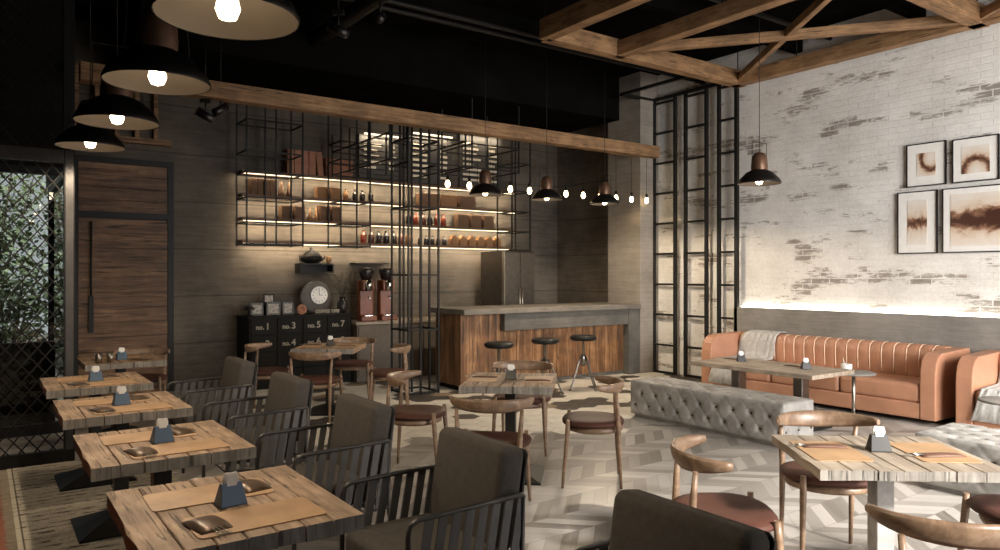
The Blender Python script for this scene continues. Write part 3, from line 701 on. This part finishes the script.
# ------------------------------------------------------------------ pendants
def pendant(r=.23):
    t = thing('pendant_lamp', 'x', 'pendant lamp', (0, 0, 0), 0, None)
    m = MB(); m.lathe([(r, 0), (r*1.01, .012), (r*.93, .05), (r*.62, .125), (r*.40, .15), (.085, .155)], 36); m.build('lamp_shade', 'shade_black', t)
    MB().lathe([(r*.985, .002), (r*.91, .045), (r*.60, .115), (r*.38, .14), (0, .145)], 36).build('shade_lining', 'shade_white', t)
    MB().lathe([(.088, .15), (.09, .20), (.082, .29), (.06, .335), (.02, .35), (0, .352)], 24).build('lamp_neck', 'copper', t)
    m = MB(); m.tube([(-.14, 0, .145), (-.13, 0, .25), (-.13, 0, .46), (0, 0, .46), (.13, 0, .46), (.13, 0, .25), (.14, 0, .145)], .004, 5); m.rod((0, 0, .35), (0, 0, 2.6), .004, seg=5); m.build('suspension_cord', 'black_metal', t)
    bb_ = MB().lathe([(0, -.01), (.028, .0), (.04, .03), (.034, .06), (.018, .09), (.018, .13)], 16).build('light_bulb', 'bulb', t)
    return t
def lamp(parent, e, z=-.03, col=(1, .82, .60), rad=.035, cone=172):
    l = bpy.data.lights.new('lamp_light', 'SPOT'); l.spot_size = R(cone); l.spot_blend = .25; l.energy = e; l.color = col; l.shadow_soft_size = rad
    o = bpy.data.objects.new('lamp_light', l); COL.objects.link(o); o.parent = parent; o.location = (0, 0, z)
pd = pendant()
prot_used = False
def place_pendant(x, y, z, lab, group, e, top=ZC, k=1):
    global prot_used
    o = inst(pd, not prot_used, (x, y, z), 0, lab, group)
    prot_used = True
    o.scale = (k, k, k)
    return o
rowlab = ['largest black pendant lamp hanging over the nearest left table', 'black pendant lamp over the second table of the left row', 'black pendant lamp over the third table of the left row', 'smallest black pendant of the left row, nearest the mesh screen']
pends = []
for i, y in enumerate((2.5, 3.68, 4.9, 6.2)): pends.append((place_pendant(.67, y, (2.35, 2.385, 2.41, 2.45)[i], rowlab[i], 'pendants above the left table row', 0), 46))
for i, x in enumerate((4.8, 5.72, 6.7)): pends.append((place_pendant(x, 7.05, 2.43, ['black pendant over the bar, nearest the tall pipe rack', 'black pendant over the bar between two others', 'black pendant over the bar, nearest the concrete column'][i], 'pendants in front of the bar', 0, k=.84), (32, 32, 130)[i]))
pends.append((place_pendant(6.49, 4.56, 2.43, 'black pendant with copper neck hanging alone in front of the brick wall', None, 0, k=.92), 16))
for o, e in pends: lamp(o, e)
# string bulbs under the beam
def sbulb():
    t = thing('string_bulb', 'x', 'light bulb', (0, 0, 0), 0, 'bare bulbs hanging in a row under the timber beam')
    MB().lathe([(0, 0), (.022, .012), (.032, .04), (.026, .07), (.014, .095)], 12).build('glass_bulb', 'string_bulb', t)
    MB().lathe([(.018, .09), (.02, .14), (.008, .155), (0, .155)], 10).rod((0, 0, .15), (0, 0, .69), .003, seg=5).build('cord', 'black_metal', t); return t
sb = sbulb()
for i in range(12):
    o = inst(sb, i == 0, (4.72+i*.32, 7.76, 2.58), 0, f'glowing bare bulb on a black cord, {ORD[i]} from the left under the timber beam')
    if i % 3 == 1: lamp(o, 5, -.05, (1, .72, .42))
# track spots
def spot():
    t = thing('spot_light', 'x', 'spotlight', (0, 0, 0), 0, 'ceiling spotlights')
    T = Matrix.Rotation(R(60), 4, 'Y')
    MB().lathe([(0, -.09), (.04, -.09), (.045, .09), (.036, .09), (.034, .05), (0, .05)], 16, T=T).build('lamp_can', 'dark_steel', t)
    MB().rod((0, 0, .03), (0, 0, .14), .01).box((-.05, -.02, .13), (.05, .02, .17)).rod((0, 0, .17), (0, 0, .9), .008).build('bracket', 'black_metal', t)
    MB().lathe([(.041, .088), (.047, .092), (.047, .075)], 16, T=T).build('rim_ring', 'steel', t); return t
sp_ = spot()
for i, (x, y, z, a) in enumerate(((1.87, 7.8, 3.12, 2.6), (2.02, 7.8, 3.2, .4), (2.54, 6.0, 3.63, 2.4), (2.94, 6.0, 3.82, 1.0))):
    inst(sp_, i == 0, (x, y, z), a, ['dark spotlight angled down left of the pipe racks', 'small spotlight tucked against the timber beam', 'steel rimmed spotlight hanging under the black ceiling above the cabinets', 'small spotlight near the top edge right of the steel rimmed one'][i])

# ------------------------------------------------------------------ rustic tables
def table(name, mat, x=.66, y=.76, zt=.72, th=.05, cm='dark_steel'):
    t = thing(name, 'x', 'table', (0, 0, 0), 0, None); rr = random.Random(4)
    m = MB(); ed = [-.5, -.335, -.20, -.068, .068, .20, .335, .5]
    for i in range(7):
        a, c_ = ed[i]*x, ed[i+1]*x; wide = i in (0, 6)
        ya = -y/2+rr.uniform(0, .012); yb = y/2-rr.uniform(0, .012)
        n = 7; rings = []
        for k in range(n):
            yy = ya+(yb-ya)*k/(n-1); j0 = rr.uniform(-.003, .004) if i else rr.uniform(-.006, .008); j1 = rr.uniform(-.003, .004)
            rings.append([(a+.0015+(j0 if i == 0 else 0), yy, zt-th+rr.uniform(-.003, .003)), (c_-.0015, yy, zt-th), (c_-.0015, yy, zt-.004), (c_-.005, yy, zt+rr.uniform(-.0008, 0)), (a+.005, yy, zt+rr.uniform(-.0008, 0)), (a+.0015+(j0 if i == 0 else 0), yy, zt-.004)])
        m.loft(rings, 0, False, True)
        m.m[-1] = m.m[-2] = 1
    m.build('tabletop', [mat, 'end_grain'], t)
    MB().box((-.16, -.14, zt-th-.02), (.16, .14, zt-th-.002)).build('mounting_plate', 'black_metal', t)
    MB().box((-.038, -.048, .05), (.038, .048, zt-th-.02), c=.004).build('column', cm, t)
    m = MB(); h = .24; m.loft([[(-h, -h, 0), (h, -h, 0), (h, h, 0), (-h, h, 0)], [(-h, -h, .012), (h, -h, .012), (h, h, .012), (-h, h, .012)], [(-.05, -.06, .085), (.05, -.06, .085), (.05, .06, .085), (-.05, .06, .085)]], 0, False, True); m.build('foot', 'black_metal', t)
    return t
def holder(mat):
    t = thing('napkin_holder', 'x', 'napkin holder', (0, 0, 0), 0, None)
    m = MB(); m.loft([[(-.055, -.04, 0), (.055, -.04, 0), (.055, .04, 0), (-.055, .04, 0)], [(-.055, -.04, .006), (.055, -.04, .006), (.055, .04, .006), (-.055, .04, .006)], [(-.042, -.012, .105), (.042, -.012, .105), (.042, .012, .105), (-.042, .012, .105)]], 0, False, True)
    m.build('holder_body', mat, t, bevel=.002)
    m = MB(); pts = [(-.028+.056*k/10, .0) for k in range(11)]
    for j, off in enumerate((-.006, .0, .006)):
        prof = [(-.03, .08), (-.032, .125), (-.026, .15+.004*j), (.026, .152), (.032, .125), (.03, .08)]
        m.prism([(a, b_) for a, b_ in prof], off-.002, off+.002, T=RX)
    lip = [(-.026+.052*k/8, .108-.05*math.sin(PI*k/8)) for k in range(9)]
    m.prism([(-.026, .13)]+lip[1:-1]+[(.026, .13)], .0135, .0155, T=RX)
    m.build('napkin', 'paper', t, bevel=.001); t.scale = (.82, .82, .70); return t
def mat_rect(w_, d_, h=.003, r=.02):
    pts = []
    for cx, cy, a0 in ((w_/2-r, d_/2-r, 0), (-w_/2+r, d_/2-r, 90), (-w_/2+r, -d_/2+r, 180), (w_/2-r, -d_/2+r, 270)):
        for k in range(4): a = R(a0+k*30); pts.append((cx+r*math.cos(a), cy+r*math.sin(a)))
    return MB().prism(pts, 0, h)
def pouch(mat, ln=.15, wd=.048, ht=.013):
    t = thing('cutlery_pouch', 'x', 'cutlery pouch', (0, 0, 0), 0, None)
    rings = []
    for k in range(9):
        u = k/8; x = -.075+.15*u; h = .004+ht*math.sin(PI*u)**.5; x = x*ln/.15; q = wd/.045; rings.append([(x, -.045*q, 0), (x, .045*q, 0), (x, .045*q, h*.6), (x, .02*q, h), (x, -.02*q, h), (x, -.045*q, h*.6)])
    MB().loft(rings, 0, True, True).build('pouch_body', mat, t)
    m = MB()
    for dy in (-.015, 0, .014): m.rod((-ln*.44, dy*.8, .008), (-ln*.5-.04, dy, .006), .0022, .002, 6); m.box((-ln*.5-.055, dy-.004, .005), (-ln*.5-.038, dy+.004, .007))
    m.build('cutlery', 'steel', t); return t
tb = table('dining_table', 'table_wood'); hb = holder('sky_sheen_holder'); ph = pouch('pouch')
ZT = .7265
rows = [('nearest', 2.56), ('second', 3.70), ('third', 4.90), ('fourth', 6.10)]
pm = None; fH = fP = fM = True
def setmat(x, y, a, lab, w_=.40, d_=.22, group=None):
    o = mat_rect(w_, d_).build('placemat', 'tan_leather', loc=(x, y, ZT), rotz=a); tag(o, lab, 'placemat', group); return o
for i, (nm, y) in enumerate(rows):
    inst(tb, i == 0, (.69, y, .006), 0, ['rustic plank table nearest the camera in the left row under the pendants', 'rustic plank table, second in the left row', 'rustic plank table, third in the left row', 'rustic plank table beside the foot of the mesh screen'][i], 'rustic tables in the left row')
    setmat(.72, y-.20, R(1), f'tan leather placemat on the near side of the {nm} left table', group='placemats on the left tables')
    setmat(.66, y+.14, R(-1), f'tan leather placemat on the far side of the {nm} left table', group='placemats on the left tables')
    inst(hb, i == 0, (.69, y-.02, ZT), R(8), f'napkin holder with painted blue window sheen on the {nm} left table', 'napkin holders on the left tables')
    inst(ph, i == 0, (.57, y-.20, ZT+.003), R(100), f'dark satin cutlery pouch on the near placemat of the {nm} left table', 'cutlery pouches on the left tables')
    inst(ph, False, (.80, y+.14, ZT+.003), R(-80), f'dark satin cutlery pouch on the far placemat of the {nm} left table', 'cutlery pouches on the left tables')
inst(tb, False, (1.07, 7.6, 0), 0, 'rustic plank table in front of the wooden door', None)
inst(hb, False, (1.07, 7.55, .7205), R(8), 'napkin holder with painted blue window sheen on the table in front of the wooden door', None)
setmat(1.05, 7.75, 0, 'tan leather placemat on the table in front of the wooden door').location.z = .7205
inst(ph, False, (1.2, 7.4, .7205), R(-60), 'dark cutlery pouch on the table in front of the wooden door', None)
for k, x in enumerate((.86, .95)):
    t = thing('glass_tumbler', ['small glass tumbler, left of two by the napkin holder before the wooden door', 'small glass tumbler nearest the napkin holder before the wooden door'][k], 'glass', (x, 7.35, .7205))
    MB().lathe([(0, 0), (.025, 0), (.032, .08), (.029, .08), (.023, .006), (0, .006)], 14).build('glass_body', 'steel', t)

# rug
m = MB().box((.17, 2.0, .0), (1.18, 6.79, .006)); rug = m.build('area_rug', 'rug', loc=(0, 0, 0)); tag(rug, 'beige rug with black tribal marks under the left table row', 'rug')
m = MB(); rr = random.Random(2); y = 2.0
while y < 6.78: m.bar((.175, y, .003), (.115+rr.uniform(-.008, .008), y+rr.uniform(-.012, .012), .003), .005); y += .022
m.build('fringe', 'fringe', rug)

# black holder and pale tables
th_ = holder('black_holder')
A1 = R(-41)
def local(cx, cy, a, x, y): return (cx+x*math.cos(a)-y*math.sin(a), cy+x*math.sin(a)+y*math.cos(a))
CT = (3.24, 4.42); RTB = (3.24, 1.66); BT = (3.13, 7.62)
inst(tb, False, (*CT, .0), R(-42), 'square rustic table in the middle of the room facing the bar', None)
inst(tb, False, (*BT, .004), R(-35), 'rustic table before the numbered black cabinet', None)
tp = table('dining_table', 'pale_wood', .76, .66, th=.04, cm='worn_steel')
tp['label'] = 'pale sunlit rustic table at the right front of the room'; tp.location = (*RTB, 0); tp.rotation_euler.z = R(-39)
pb = pouch('brown_pouch', .19, .030, .007); fpb = True; fth = True
for (c, a, nm, dx, w_, d_, dz) in ((CT, R(-42), 'middle table', .205, .22, .34, 0), (RTB, R(-39), 'pale table', .22, .24, .36, 0), (BT, R(-35), 'cabinet-side table', .205, .22, .34, .004)):
    for s_, sn in ((-1, 'left'), (1, 'right')):
        x, y = local(*c, a, s_*dx, .0); o = setmat(x, y, a, f'tan leather placemat on the {sn} half of the {nm}', w_, d_); o.location.z = .7205+dz
        x, y = local(*c, a, s_*dx, .07 if s_ < 0 else -.07)
        inst(pb, fpb, (x, y, .7240+dz), a+(0 if s_ < 0 else .1), f'brown cutlery pouch on the {sn} placemat of the {nm}', None); fpb = False
    x, y = local(*c, a, 0, .02); inst(th_, fth, (x, y, .7205+dz), a, f'black napkin holder with white napkins on the {nm}', None); fth = False

# ------------------------------------------------------------------ elbow chairs (face +X locally)
def echair():
    t = thing('elbow_chair', 'x', 'chair', (0, 0, 0), 0, None)
    # seat pad: rounded shield
    def outline(k, s_):
        a = 2*PI*k/32; rx = .225; ry = .25; x = math.copysign(abs(math.cos(a))**.8, math.cos(a))*rx; y = math.copysign(abs(math.sin(a))**.85, math.sin(a))*ry*(1+.08*math.cos(a)); return (x*s_+.01, y*s_)
    rings = []
    for s_, z in ((.90, .425), (.99, .432), (1.0, .445), (.96, .458), (.80, .466), (.4, .462), (.02, .459)): rings.append([(*outline(k, s_), z+.006*abs(outline(k, s_)[1])/.25*(.5)) for k in range(32)])
    MB().loft(rings, 0, True, True).build('seat', 'seat_leather', t)
    ap = []
    for k in range(24):
        a = 2*PI*k/24; ap.append((.185*math.cos(a), .205*math.sin(a), .40))
    MB().tube(ap, .026, 8, closed=True, flat=.9).build('seat_frame', 'chair_wood', t)
    for s_ in (-1, 1):
        MB().tube([(.225, s_*.225, 0), (.205, s_*.213, .22), (.19, s_*.205, .40), (.187, s_*.203, .475)], [.010, .015, .018, .014], 10).build('leg', 'chair_wood', t)
        MB().tube([(-.185, s_*.19, 0), (-.172, s_*.19, .25), (-.165, s_*.19, .42), (-.158, s_*.197, .56), (-.15, s_*.205, .675)], [.010, .015, .018, .015, .011], 10).build('leg', 'chair_wood', t)
    # bent rail
    rings = []
    n = 21
    for k in range(n):
        u = k/(n-1)*2-1; a = PI+u*R(82); rx, ry = .215, .265
        p = Vector((rx*math.cos(a)+.02, ry*math.sin(a), .695+.018*abs(u)**2)); tn = Vector((-math.sin(a)*rx, math.cos(a)*ry, 0)).normalized(); nn = Vector((tn.y, -tn.x, 0))
        h = .019+.026*(1-abs(u)**1.8); w_ = .012+.006*(1-abs(u))
        if abs(u) > .97: h *= .8; w_ *= .8
        tilt = .35*(1-abs(u))
        ring = []
        for j in range(10):
            b_ = 2*PI*j/10; ring.append(p+nn*(math.cos(b_)*w_+math.sin(b_)*h*tilt*.9)+Vector((0, 0, math.sin(b_)*h)))
        rings.append(ring)
    MB().loft(rings, 0, True, True).build('backrest', 'chair_wood', t)
    return t
ec = echair()
nU = lambda a: (math.cos(a), math.sin(a))
def ch(x, y, ang, lab, z=0.0045):
    global fe
    o = inst(ec, fe, (x, y, z), ang, lab, None); fe = False; return o
fe = True
ch(3.66, 3.96, R(138), 'elbow chair standing alone on the herringbone floor right of the middle table', 0)
ch(2.66, 3.83, R(48), 'elbow chair with its back to the camera at the middle table', 0)
ch(3.80, 5.02, R(226), 'elbow chair on the bar side of the middle table')
ch(2.72, 4.95, R(-42), 'elbow chair at the left of the middle table, before the pipe rack')
ch(3.70, 2.17, R(232), 'elbow chair behind the pale right table, back toward the sofa', 0)
ch(2.69, 2.09, R(-39), 'elbow chair at the left side of the pale table, beside the big armchair back', 0)
ch(2.64, 1.12, R(45), 'elbow chair in the bottom right corner with its pale rail nearest the camera', 0)
ch(3.80, 1.26, R(141), 'elbow chair at the right edge with only seat and leg beyond the pale table', 0)
ch(2.55, 8.02, R(-35), 'elbow chair before the first drawers of the numbered cabinet')
ch(2.75, 7.06, R(52), 'elbow chair between the armchairs and the table by the numbered cabinet')
ch(3.64, 8.15, R(235), 'elbow chair behind the table by the numbered cabinet, facing the room')
ch(3.62, 7.13, R(150), 'elbow chair right of the table by the numbered cabinet, before the beige cabinet')
ch(1.35, 8.25, R(-110), 'elbow chair beside the table in front of the wooden door', 0)

# ------------------------------------------------------------------ armchairs (face -X)
def rbox(x0, x1, y0, y1, z0, z1, r, n=5):
    """soft box: superellipsoid-ish cushion"""
    m = MB(); cx, cy, cz = (x0+x1)/2, (y0+y1)/2, (z0+z1)/2; rings = []
    H = (z1-z0)/2
    zs = [-1]+[-1+(1-math.cos(PI/2*k/n))*r/H for k in range(1, n+1)]; zs = zs+[-z for z in reversed(zs)]
    for iz, z in enumerate(zs):
        dz = max(0, abs(z*H)-(H-r)); ins = r-math.sqrt(max(0, r*r-dz*dz)); ring = []
        X, Y = (x1-x0)/2-ins, (y1-y0)/2-ins; rc = max(r-ins, .004)
        for sx, sy, a0 in ((1, 1, 0), (-1, 1, 90), (-1, -1, 180), (1, -1, 270)):
            for k in range(n+1): a = R(a0+90*k/n); ring.append((cx+sx*(X-rc)+rc*math.cos(a), cy+sy*(Y-rc)+rc*math.sin(a), cz+z*H))
        rings.append(ring)
    return m.loft(rings, 0, True, True)
def armchair():
    t = thing('armchair', 'x', 'armchair', (0, 0, 0), 0, 'grey armchairs with slatted arms')
    m = rbox(-.25, .20, -.27, .27, .30, .43, .035); o = m.build('seat_cushion', 'cushion', t)
    # back cushion with arched top
    m = rbox(-.06, .06, -.262, .262, 0, .405, .035)
    for v in m.v:
        if v.z > .2: v.z += .03*(1-(v.y/.26)**2)
        v.x += .012*(1-(v.y/.26)**2)*(-1 if v.x < 0 else 0)
    o = m.build('back_cushion', 'cushion', t, loc=(.20, 0, .395)); o.rotation_euler.y = R(9)
    for s_ in (-1, 1):
        y = s_*.295
        m = MB(); m.tube([(-.245, y, 0), (-.245, y, .56), (-.235, y, .595), (-.205, y, .61), (.0, y, .615), (.27, y, .62)], .011, 8)
        m.tube([(-.245, y, .27), (.27, y, .27)], .010, 8); m.build('arm_frame', 'frame_metal', t)
        m = MB()
        for k in range(8):
            x = -.195+k*.06
            m.box((-.0185, -.004, 0), (.0185, .004, 1), T=Matrix(((1, 0, .06, x-.02), (0, 1, 0, y), (0, 0, .345, .27), (0, 0, 0, 1))))
        m.build('arm_straps', 'strap', t)
        m = MB(); m.tube([(.30, y, 0), (.265, y, .27), (.27, y, .62)], .011, 8); m.build('leg', 'frame_metal', t)
    MB().tube([(.262, -.255, .28), (.275, -.255, .5), (.318, -.255, .765), (.322, -.24, .775), (.322, .24, .775), (.318, .255, .765), (.275, .255, .5), (.262, .255, .28)], .009, 8).build('back_frame', 'black_metal', t)
    for x in (.265, -.245): MB().tube([(x, -.295, .27), (x, .295, .27)], .01, 8).build('cross_rail', 'frame_metal', t)
    m = MB()
    for k in range(8):
        y = -.225+k*.064; m.box((-.003, -.0165, 0), (.003, .0165, 1), T=Matrix(((1, 0, .055, .277), (0, 1, 0, y), (0, 0, .49, .275), (0, 0, 0, 1))))
    m.build('back_straps', 'strap', t)
    m = MB()
    for k in range(7):
        x = -.2+k*.07; m.box((x-.016, -.29, .283), (x+.016, .29, .289))
    m.build('seat_straps', 'strap', t)
    return t
ac = armchair()
for i, y in enumerate((1.465, 2.63, 3.80, 4.99, 6.2)):
    inst(ac, i == 0, (1.50 if i else 1.465, y, 0.001), 0, ['grey armchair at the bottom edge, only its big backrest showing', 'grey slatted armchair beside the nearest left table', 'grey slatted armchair beside the second left table', 'grey slatted armchair beside the third left table', 'grey slatted armchair beside the fourth left table, smallest of them'][i])

# ------------------------------------------------------------------ sofas
def sofa(loc, L, lab, arm_near=True, arm_far=True):
    t = thing('leather_sofa', lab, 'sofa', loc, 0, None); D = .78; AW = .15
    m = MB()
    m.box((.008, AW+.002, .05), (D, L-AW-.002, .21)); m.build('base', 'sofa_leather', t, bevel=.012)
    # backrest with curved top, lofted along y
    def prof(off=0): 
        pts = [(D, .20), (D, .70), (D-.05, .735), (D-.13, .735), (D-.185, .70), (D-.20, .62), (D-.19, .45), (D-.17, .22)]
        return [(x-off, z) for x, z in pts]
    m = MB(); n = int((L-2*AW)/.135); st_ = (L-2*AW)/n
    rings = []
    for k in range(n*6+1):
        y = AW+k*st_/6; ph_ = (k % 6)/6; bul = .011*math.sin(PI*ph_)**.5 if k % 6 else 0
        pts = prof(); rings.append([(x-(bul if 3 <= q else 0)*(1 if q > 3 else .3), y, z+(bul if 2 <= q <= 4 else 0)) for q, (x, z) in enumerate(pts)])
    m.loft(rings, 0, True, True); bk = m.build('backrest', 'sofa_leather', t)
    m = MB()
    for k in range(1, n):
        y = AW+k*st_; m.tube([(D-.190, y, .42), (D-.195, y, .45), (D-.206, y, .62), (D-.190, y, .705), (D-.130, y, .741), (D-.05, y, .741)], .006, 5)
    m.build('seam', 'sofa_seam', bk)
    # arms: profile in x-z, rounded front, slanted
    for y0, y1 in ([(0, AW)] if arm_near else [])+([(L-AW, L)] if arm_far else []):
        pf = [(0, .05), (0, .42), (.005, .52), (.03, .62), (.075, .68), (.14, .715), (D-.1, .735), (D, .735), (D, .05)]
        MB().prism([(x, z) for x, z in pf], -y1, -y0, T=RX).build('armrest', 'sofa_leather', t, bevel=.010)
    k = max(2, round((L-2*AW)/.85)); w_ = (L-2*AW)/k
    for i in range(k): rbox(.015, D-.16, AW+i*w_+.004, AW+(i+1)*w_-.004, .205, .40, .045).build('seat_cushion', 'sofa_leather', t)
    return t
sofa((7.69, 3.40, 0), 2.88, 'long caramel leather sofa with channelled back along the brick wall')
sofa((7.69, .4, 0), 2.82, 'second caramel leather sofa at the right edge of the room')
def throw(name, loc, lab, w_=.5):
    m = MB(); path = [(.45, .54), (.50, .65), (.52, .72), (.58, .755), (.65, .75)]
    path = [(.36, .415), (.44, .42), (.475, .50), (.465, .62), (.485, .72), (.545, .757), (.63, .757), (.675, .74)]
    front = [(-.135, .12), (-.132, .25), (-.125, .36), (-.08, .412), (.1, .415)]
    rr = random.Random(9); rings = []
    full = front+path
    n = 28
    for k in range(n+1):
        u = k/n; row = []
        for q, (x, z) in enumerate(full):
            sh = (.20*(1-q/len(full)))*1.0; wv = .010*math.sin(u*26+q*.35)+.006*math.sin(u*61+q)
            row.append((x-abs(wv)*.8, sh*.6+u*w_*(1-.25*math.sin(q*.7)*.4), z+abs(wv)*.9))
        rings.append(row)
    vs = [p for r_ in rings for p in r_]; c_ = len(full); fs = [(i*c_+j, i*c_+j+1, (i+1)*c_+j+1, (i+1)*c_+j) for i in range(n) for j in range(c_-1)]
    m.add(vs, fs, 0, True); o = m.build(name, 'throw', loc=loc)
    s_ = o.modifiers.new('t', 'SOLIDIFY'); s_.thickness = .008; s_.offset = 1
    return tag(o, lab, 'blanket')
throw('throw_blanket', (7.79, 5.52, 0), 'light grey throw blanket draped over the back of the long sofa')
throw('throw_blanket', (7.79, 2.45, 0), 'light grey throw blanket on the second sofa at the right edge', .5)

# ------------------------------------------------------------------ tufted ottomans
def ottoman(loc, Wx, L, H, lab):
    t = thing('tufted_ottoman', lab, 'ottoman', loc, 0, None)
    m = rbox(0, Wx, 0, L, .02, H, .05, 4)
    # dense displacement grid built by hand: front, top, end faces
    nx, ny, nz = int(Wx/.02), int(L/.02), int((H-.02)/.02)
    px, pz = .19, .125
    def tuft(u, v, pu, pv):
        # distance to nearest diamond button
        best = 9
        j = round(v/pv)
        for jj in (j-1, j, j+1):
            off = .5 if jj % 2 else 0
            ii = round(u/pu-off)+off
            d_ = math.hypot(u-ii*pu, v-jj*pv); best = min(best, d_)
        # crease lines between diagonal neighbours
        a = u/pu; b_ = v/pv/2
        c1 = abs(((a+b_) % 1)-.5); c2 = abs(((a-b_) % 1)-.5)
        cr = max(math.exp(-((.5-c1)/.06)**2), math.exp(-((.5-c2)/.06)**2))
        return -.026*math.exp(-(best/.024)**2)-.0045*cr
    g_ = MB(); btn = MB()
    def sheet(fn, nu, nv, su, sv, pu, pv):
        vs = []
        for i in range(nu+1):
            for j in range(nv+1):
                S0 = .0117; u, v = S0+i/nu*(su-2*S0), S0+j/nv*(sv-2*S0); e_ = min(u, su-u, v, sv-v); fade = max(0, min(1, (e_-.012)/.04))
                edge = -(.04-math.sqrt(max(0, .04**2-(.04-min(.04, e_))**2)))
                vs.append(fn(u, v, tuft(u-pu*.3, v-pv*.9, pu, pv)*fade+edge))
        g_.add(vs, [(i*(nv+1)+j, (i+1)*(nv+1)+j, (i+1)*(nv+1)+j+1, i*(nv+1)+j+1) for i in range(nu) for j in range(nv)], 0, True)
        j = 1
        for jj in range(0, int(sv/pv)+1):
            off = .5 if jj % 2 else 0
            for ii in range(-1, int(su/pu)+2):
                u = (ii+off)*pu+pu*.3; v = jj*pv+pv*.9
                if .04 < u < su-.04 and .04 < v < sv-.04:
                    p = Vector(fn(u, v, -.020)); q = Vector(fn(u, v, -.008)); r_ = .011
                    ax = (q-p).normalized(); s1 = ax.orthogonal().normalized(); s2 = ax.cross(s1)
                    btn.loft([[p+(s1*math.cos(k*PI/4)+s2*math.sin(k*PI/4))*r_ for k in range(8)], [q+(s1*math.cos(k*PI/4)+s2*math.sin(k*PI/4))*r_*.5 for k in range(8)]], 0, True, True)
    sheet(lambda u, v, d_: (-d_, u, .02+v), int(L/.015), int(H/.015), L, H-.02, px, pz)
    sheet(lambda u, v, d_: (Wx+d_, u, .02+v), int(L/.02), int(H/.02), L, H-.02, px, pz)
    sheet(lambda u, v, d_: (u, -d_, .02+v), int(Wx/.015), int(H/.015), Wx, H-.02, px, pz)
    sheet(lambda u, v, d_: (u, L+d_, .02+v), int(Wx/.02), int(H/.02), Wx, H-.02, px, pz)
    sheet(lambda u, v, d_: (u, v, H+d_), int(Wx/.015), int(L/.015), Wx, L, px*.95, pz*.95)
    g_.box((.04, .04, .0), (Wx-.04, L-.04, H-.06))
    o_ = len(g_.v); g_.v += btn.v; g_.f += [[i+o_ for i in f] for f in btn.f]; g_.m += [1]*len(btn.f); g_.sm += btn.sm
    g_.build('upholstery', ['velvet', 'button'], t); return t
ottoman((5.64, 3.72, 0), .48, 1.84, .39, 'long grey tufted velvet ottoman in front of the sofa table')
ottoman((5.42, .75, 0), .62, 1.80, .39, 'grey tufted velvet ottoman at the right edge behind the pale table')

# ------------------------------------------------------------------ sofa table and round tables
lt = thing('coffee_table', 'long low wooden table between the grey ottoman and the leather sofa', 'table', (6.25, 3.83, 0))
m = MB()
for i in range(6):
    a = i*.122; m.box((a+.001, 0, .53), (a+.121, 1.42, .57), c=.003)
m.build('tabletop', 'pale_wood', lt)
for y in (.34, 1.07):
    MB().box((.30, y-.05, .03), (.42, y+.05, .53), c=.004).build('leg', 'worn_chrome', lt); MB().box((.14, y-.2, 0), (.58, y+.2, .03), c=.004).build('foot', 'black_metal', lt)
for k, (x, y, nm) in enumerate(((6.68, 4.92, 'near the throw blanket'), (6.66, 4.15, 'at the end nearer the round side table'))):
    inst(th_, False, (x, y, .571), R(-35), f'black napkin holder on the low sofa table {nm}', None)
    inst(pb, False, (x+.10, y+.2, .571), R(90), f'brown pouch on the low sofa table {nm}', None)
def rtable():
    t = thing('side_table', 'x', 'side table', (0, 0, 0), 0, 'round side tables')
    MB().lathe([(0, .475), (.20, .475), (.21, .48), (.21, .492), (.20, .497), (0, .497)], 36).build('tabletop', 'concrete_grey', t)
    MB().rod((0, 0, .01), (0, 0, .475), .018, seg=12).build('pole', 'steel', t); MB().lathe([(0, 0), (.14, 0), (.14, .012), (.03, .02), (0, .02)], 28).build('foot', 'steel', t); return t
rt = rtable()
inst(rt, True, (7.38, 4.06, 0), 0, 'round grey side table on a steel pole in front of the long sofa')
inst(rt, False, (6.72, 2.42, 0), 0, 'round grey side table at the right edge before the second sofa')
tag(MB().lathe([(0, 0), (.045, 0), (.055, .03), (.055, .075), (.05, .078), (.04, .015), (0, .015)], 18).rod((0, 0, .02), (.02, .05, .13), .004, seg=6).build('sugar_bowl', 'white_ceramic', loc=(7.35, 4.12, .498)), 'small white bowl on the round side table by the long sofa', 'bowl')

# ------------------------------------------------------------------ framed art
def frame(y0, y1, z0, z1, art, margin, lab, loc_aspect=None):
    t = thing('framed_picture', lab, 'picture', (8.565, y0, z0)); w_, h = y1-y0, z1-z0; f_ = .011
    m = MB(); m.box((-.0, 0, 0), (.028, w_, f_)); m.box((0, 0, h-f_), (.028, w_, h)); m.box((0, 0, f_), (.028, f_, h-f_)); m.box((0, w_-f_, f_), (.028, w_, h-f_)); m.build('frame', 'dark_steel', t)
    MB().box((.012, f_, f_), (.03, w_-f_, h-f_)).build('mat_board', 'paper', t)
    mx_, mz = margin; MB().box((.009, mx_, mz), (.0119, w_-mx_, h-mz)).build('print', art, t)
frame(3.68, 4.10, 2.49, 2.97, 'art_curl', (.11, .11), 'small framed brown splash print, upper row, nearer the wall grid')
frame(3.17, 3.62, 2.49, 2.96, 'art_wave', (.09, .09), 'small framed brown splash print, upper row, at the right edge')
frame(3.77, 4.20, 1.74, 2.44, 'art_drip', (.11, .10), 'tall framed print with a thin dark streak, lower row')
frame(2.60, 3.72, 1.74, 2.44, 'art_splash', (.08, .07), 'largest framed print with a wide brown splash at the right edge')
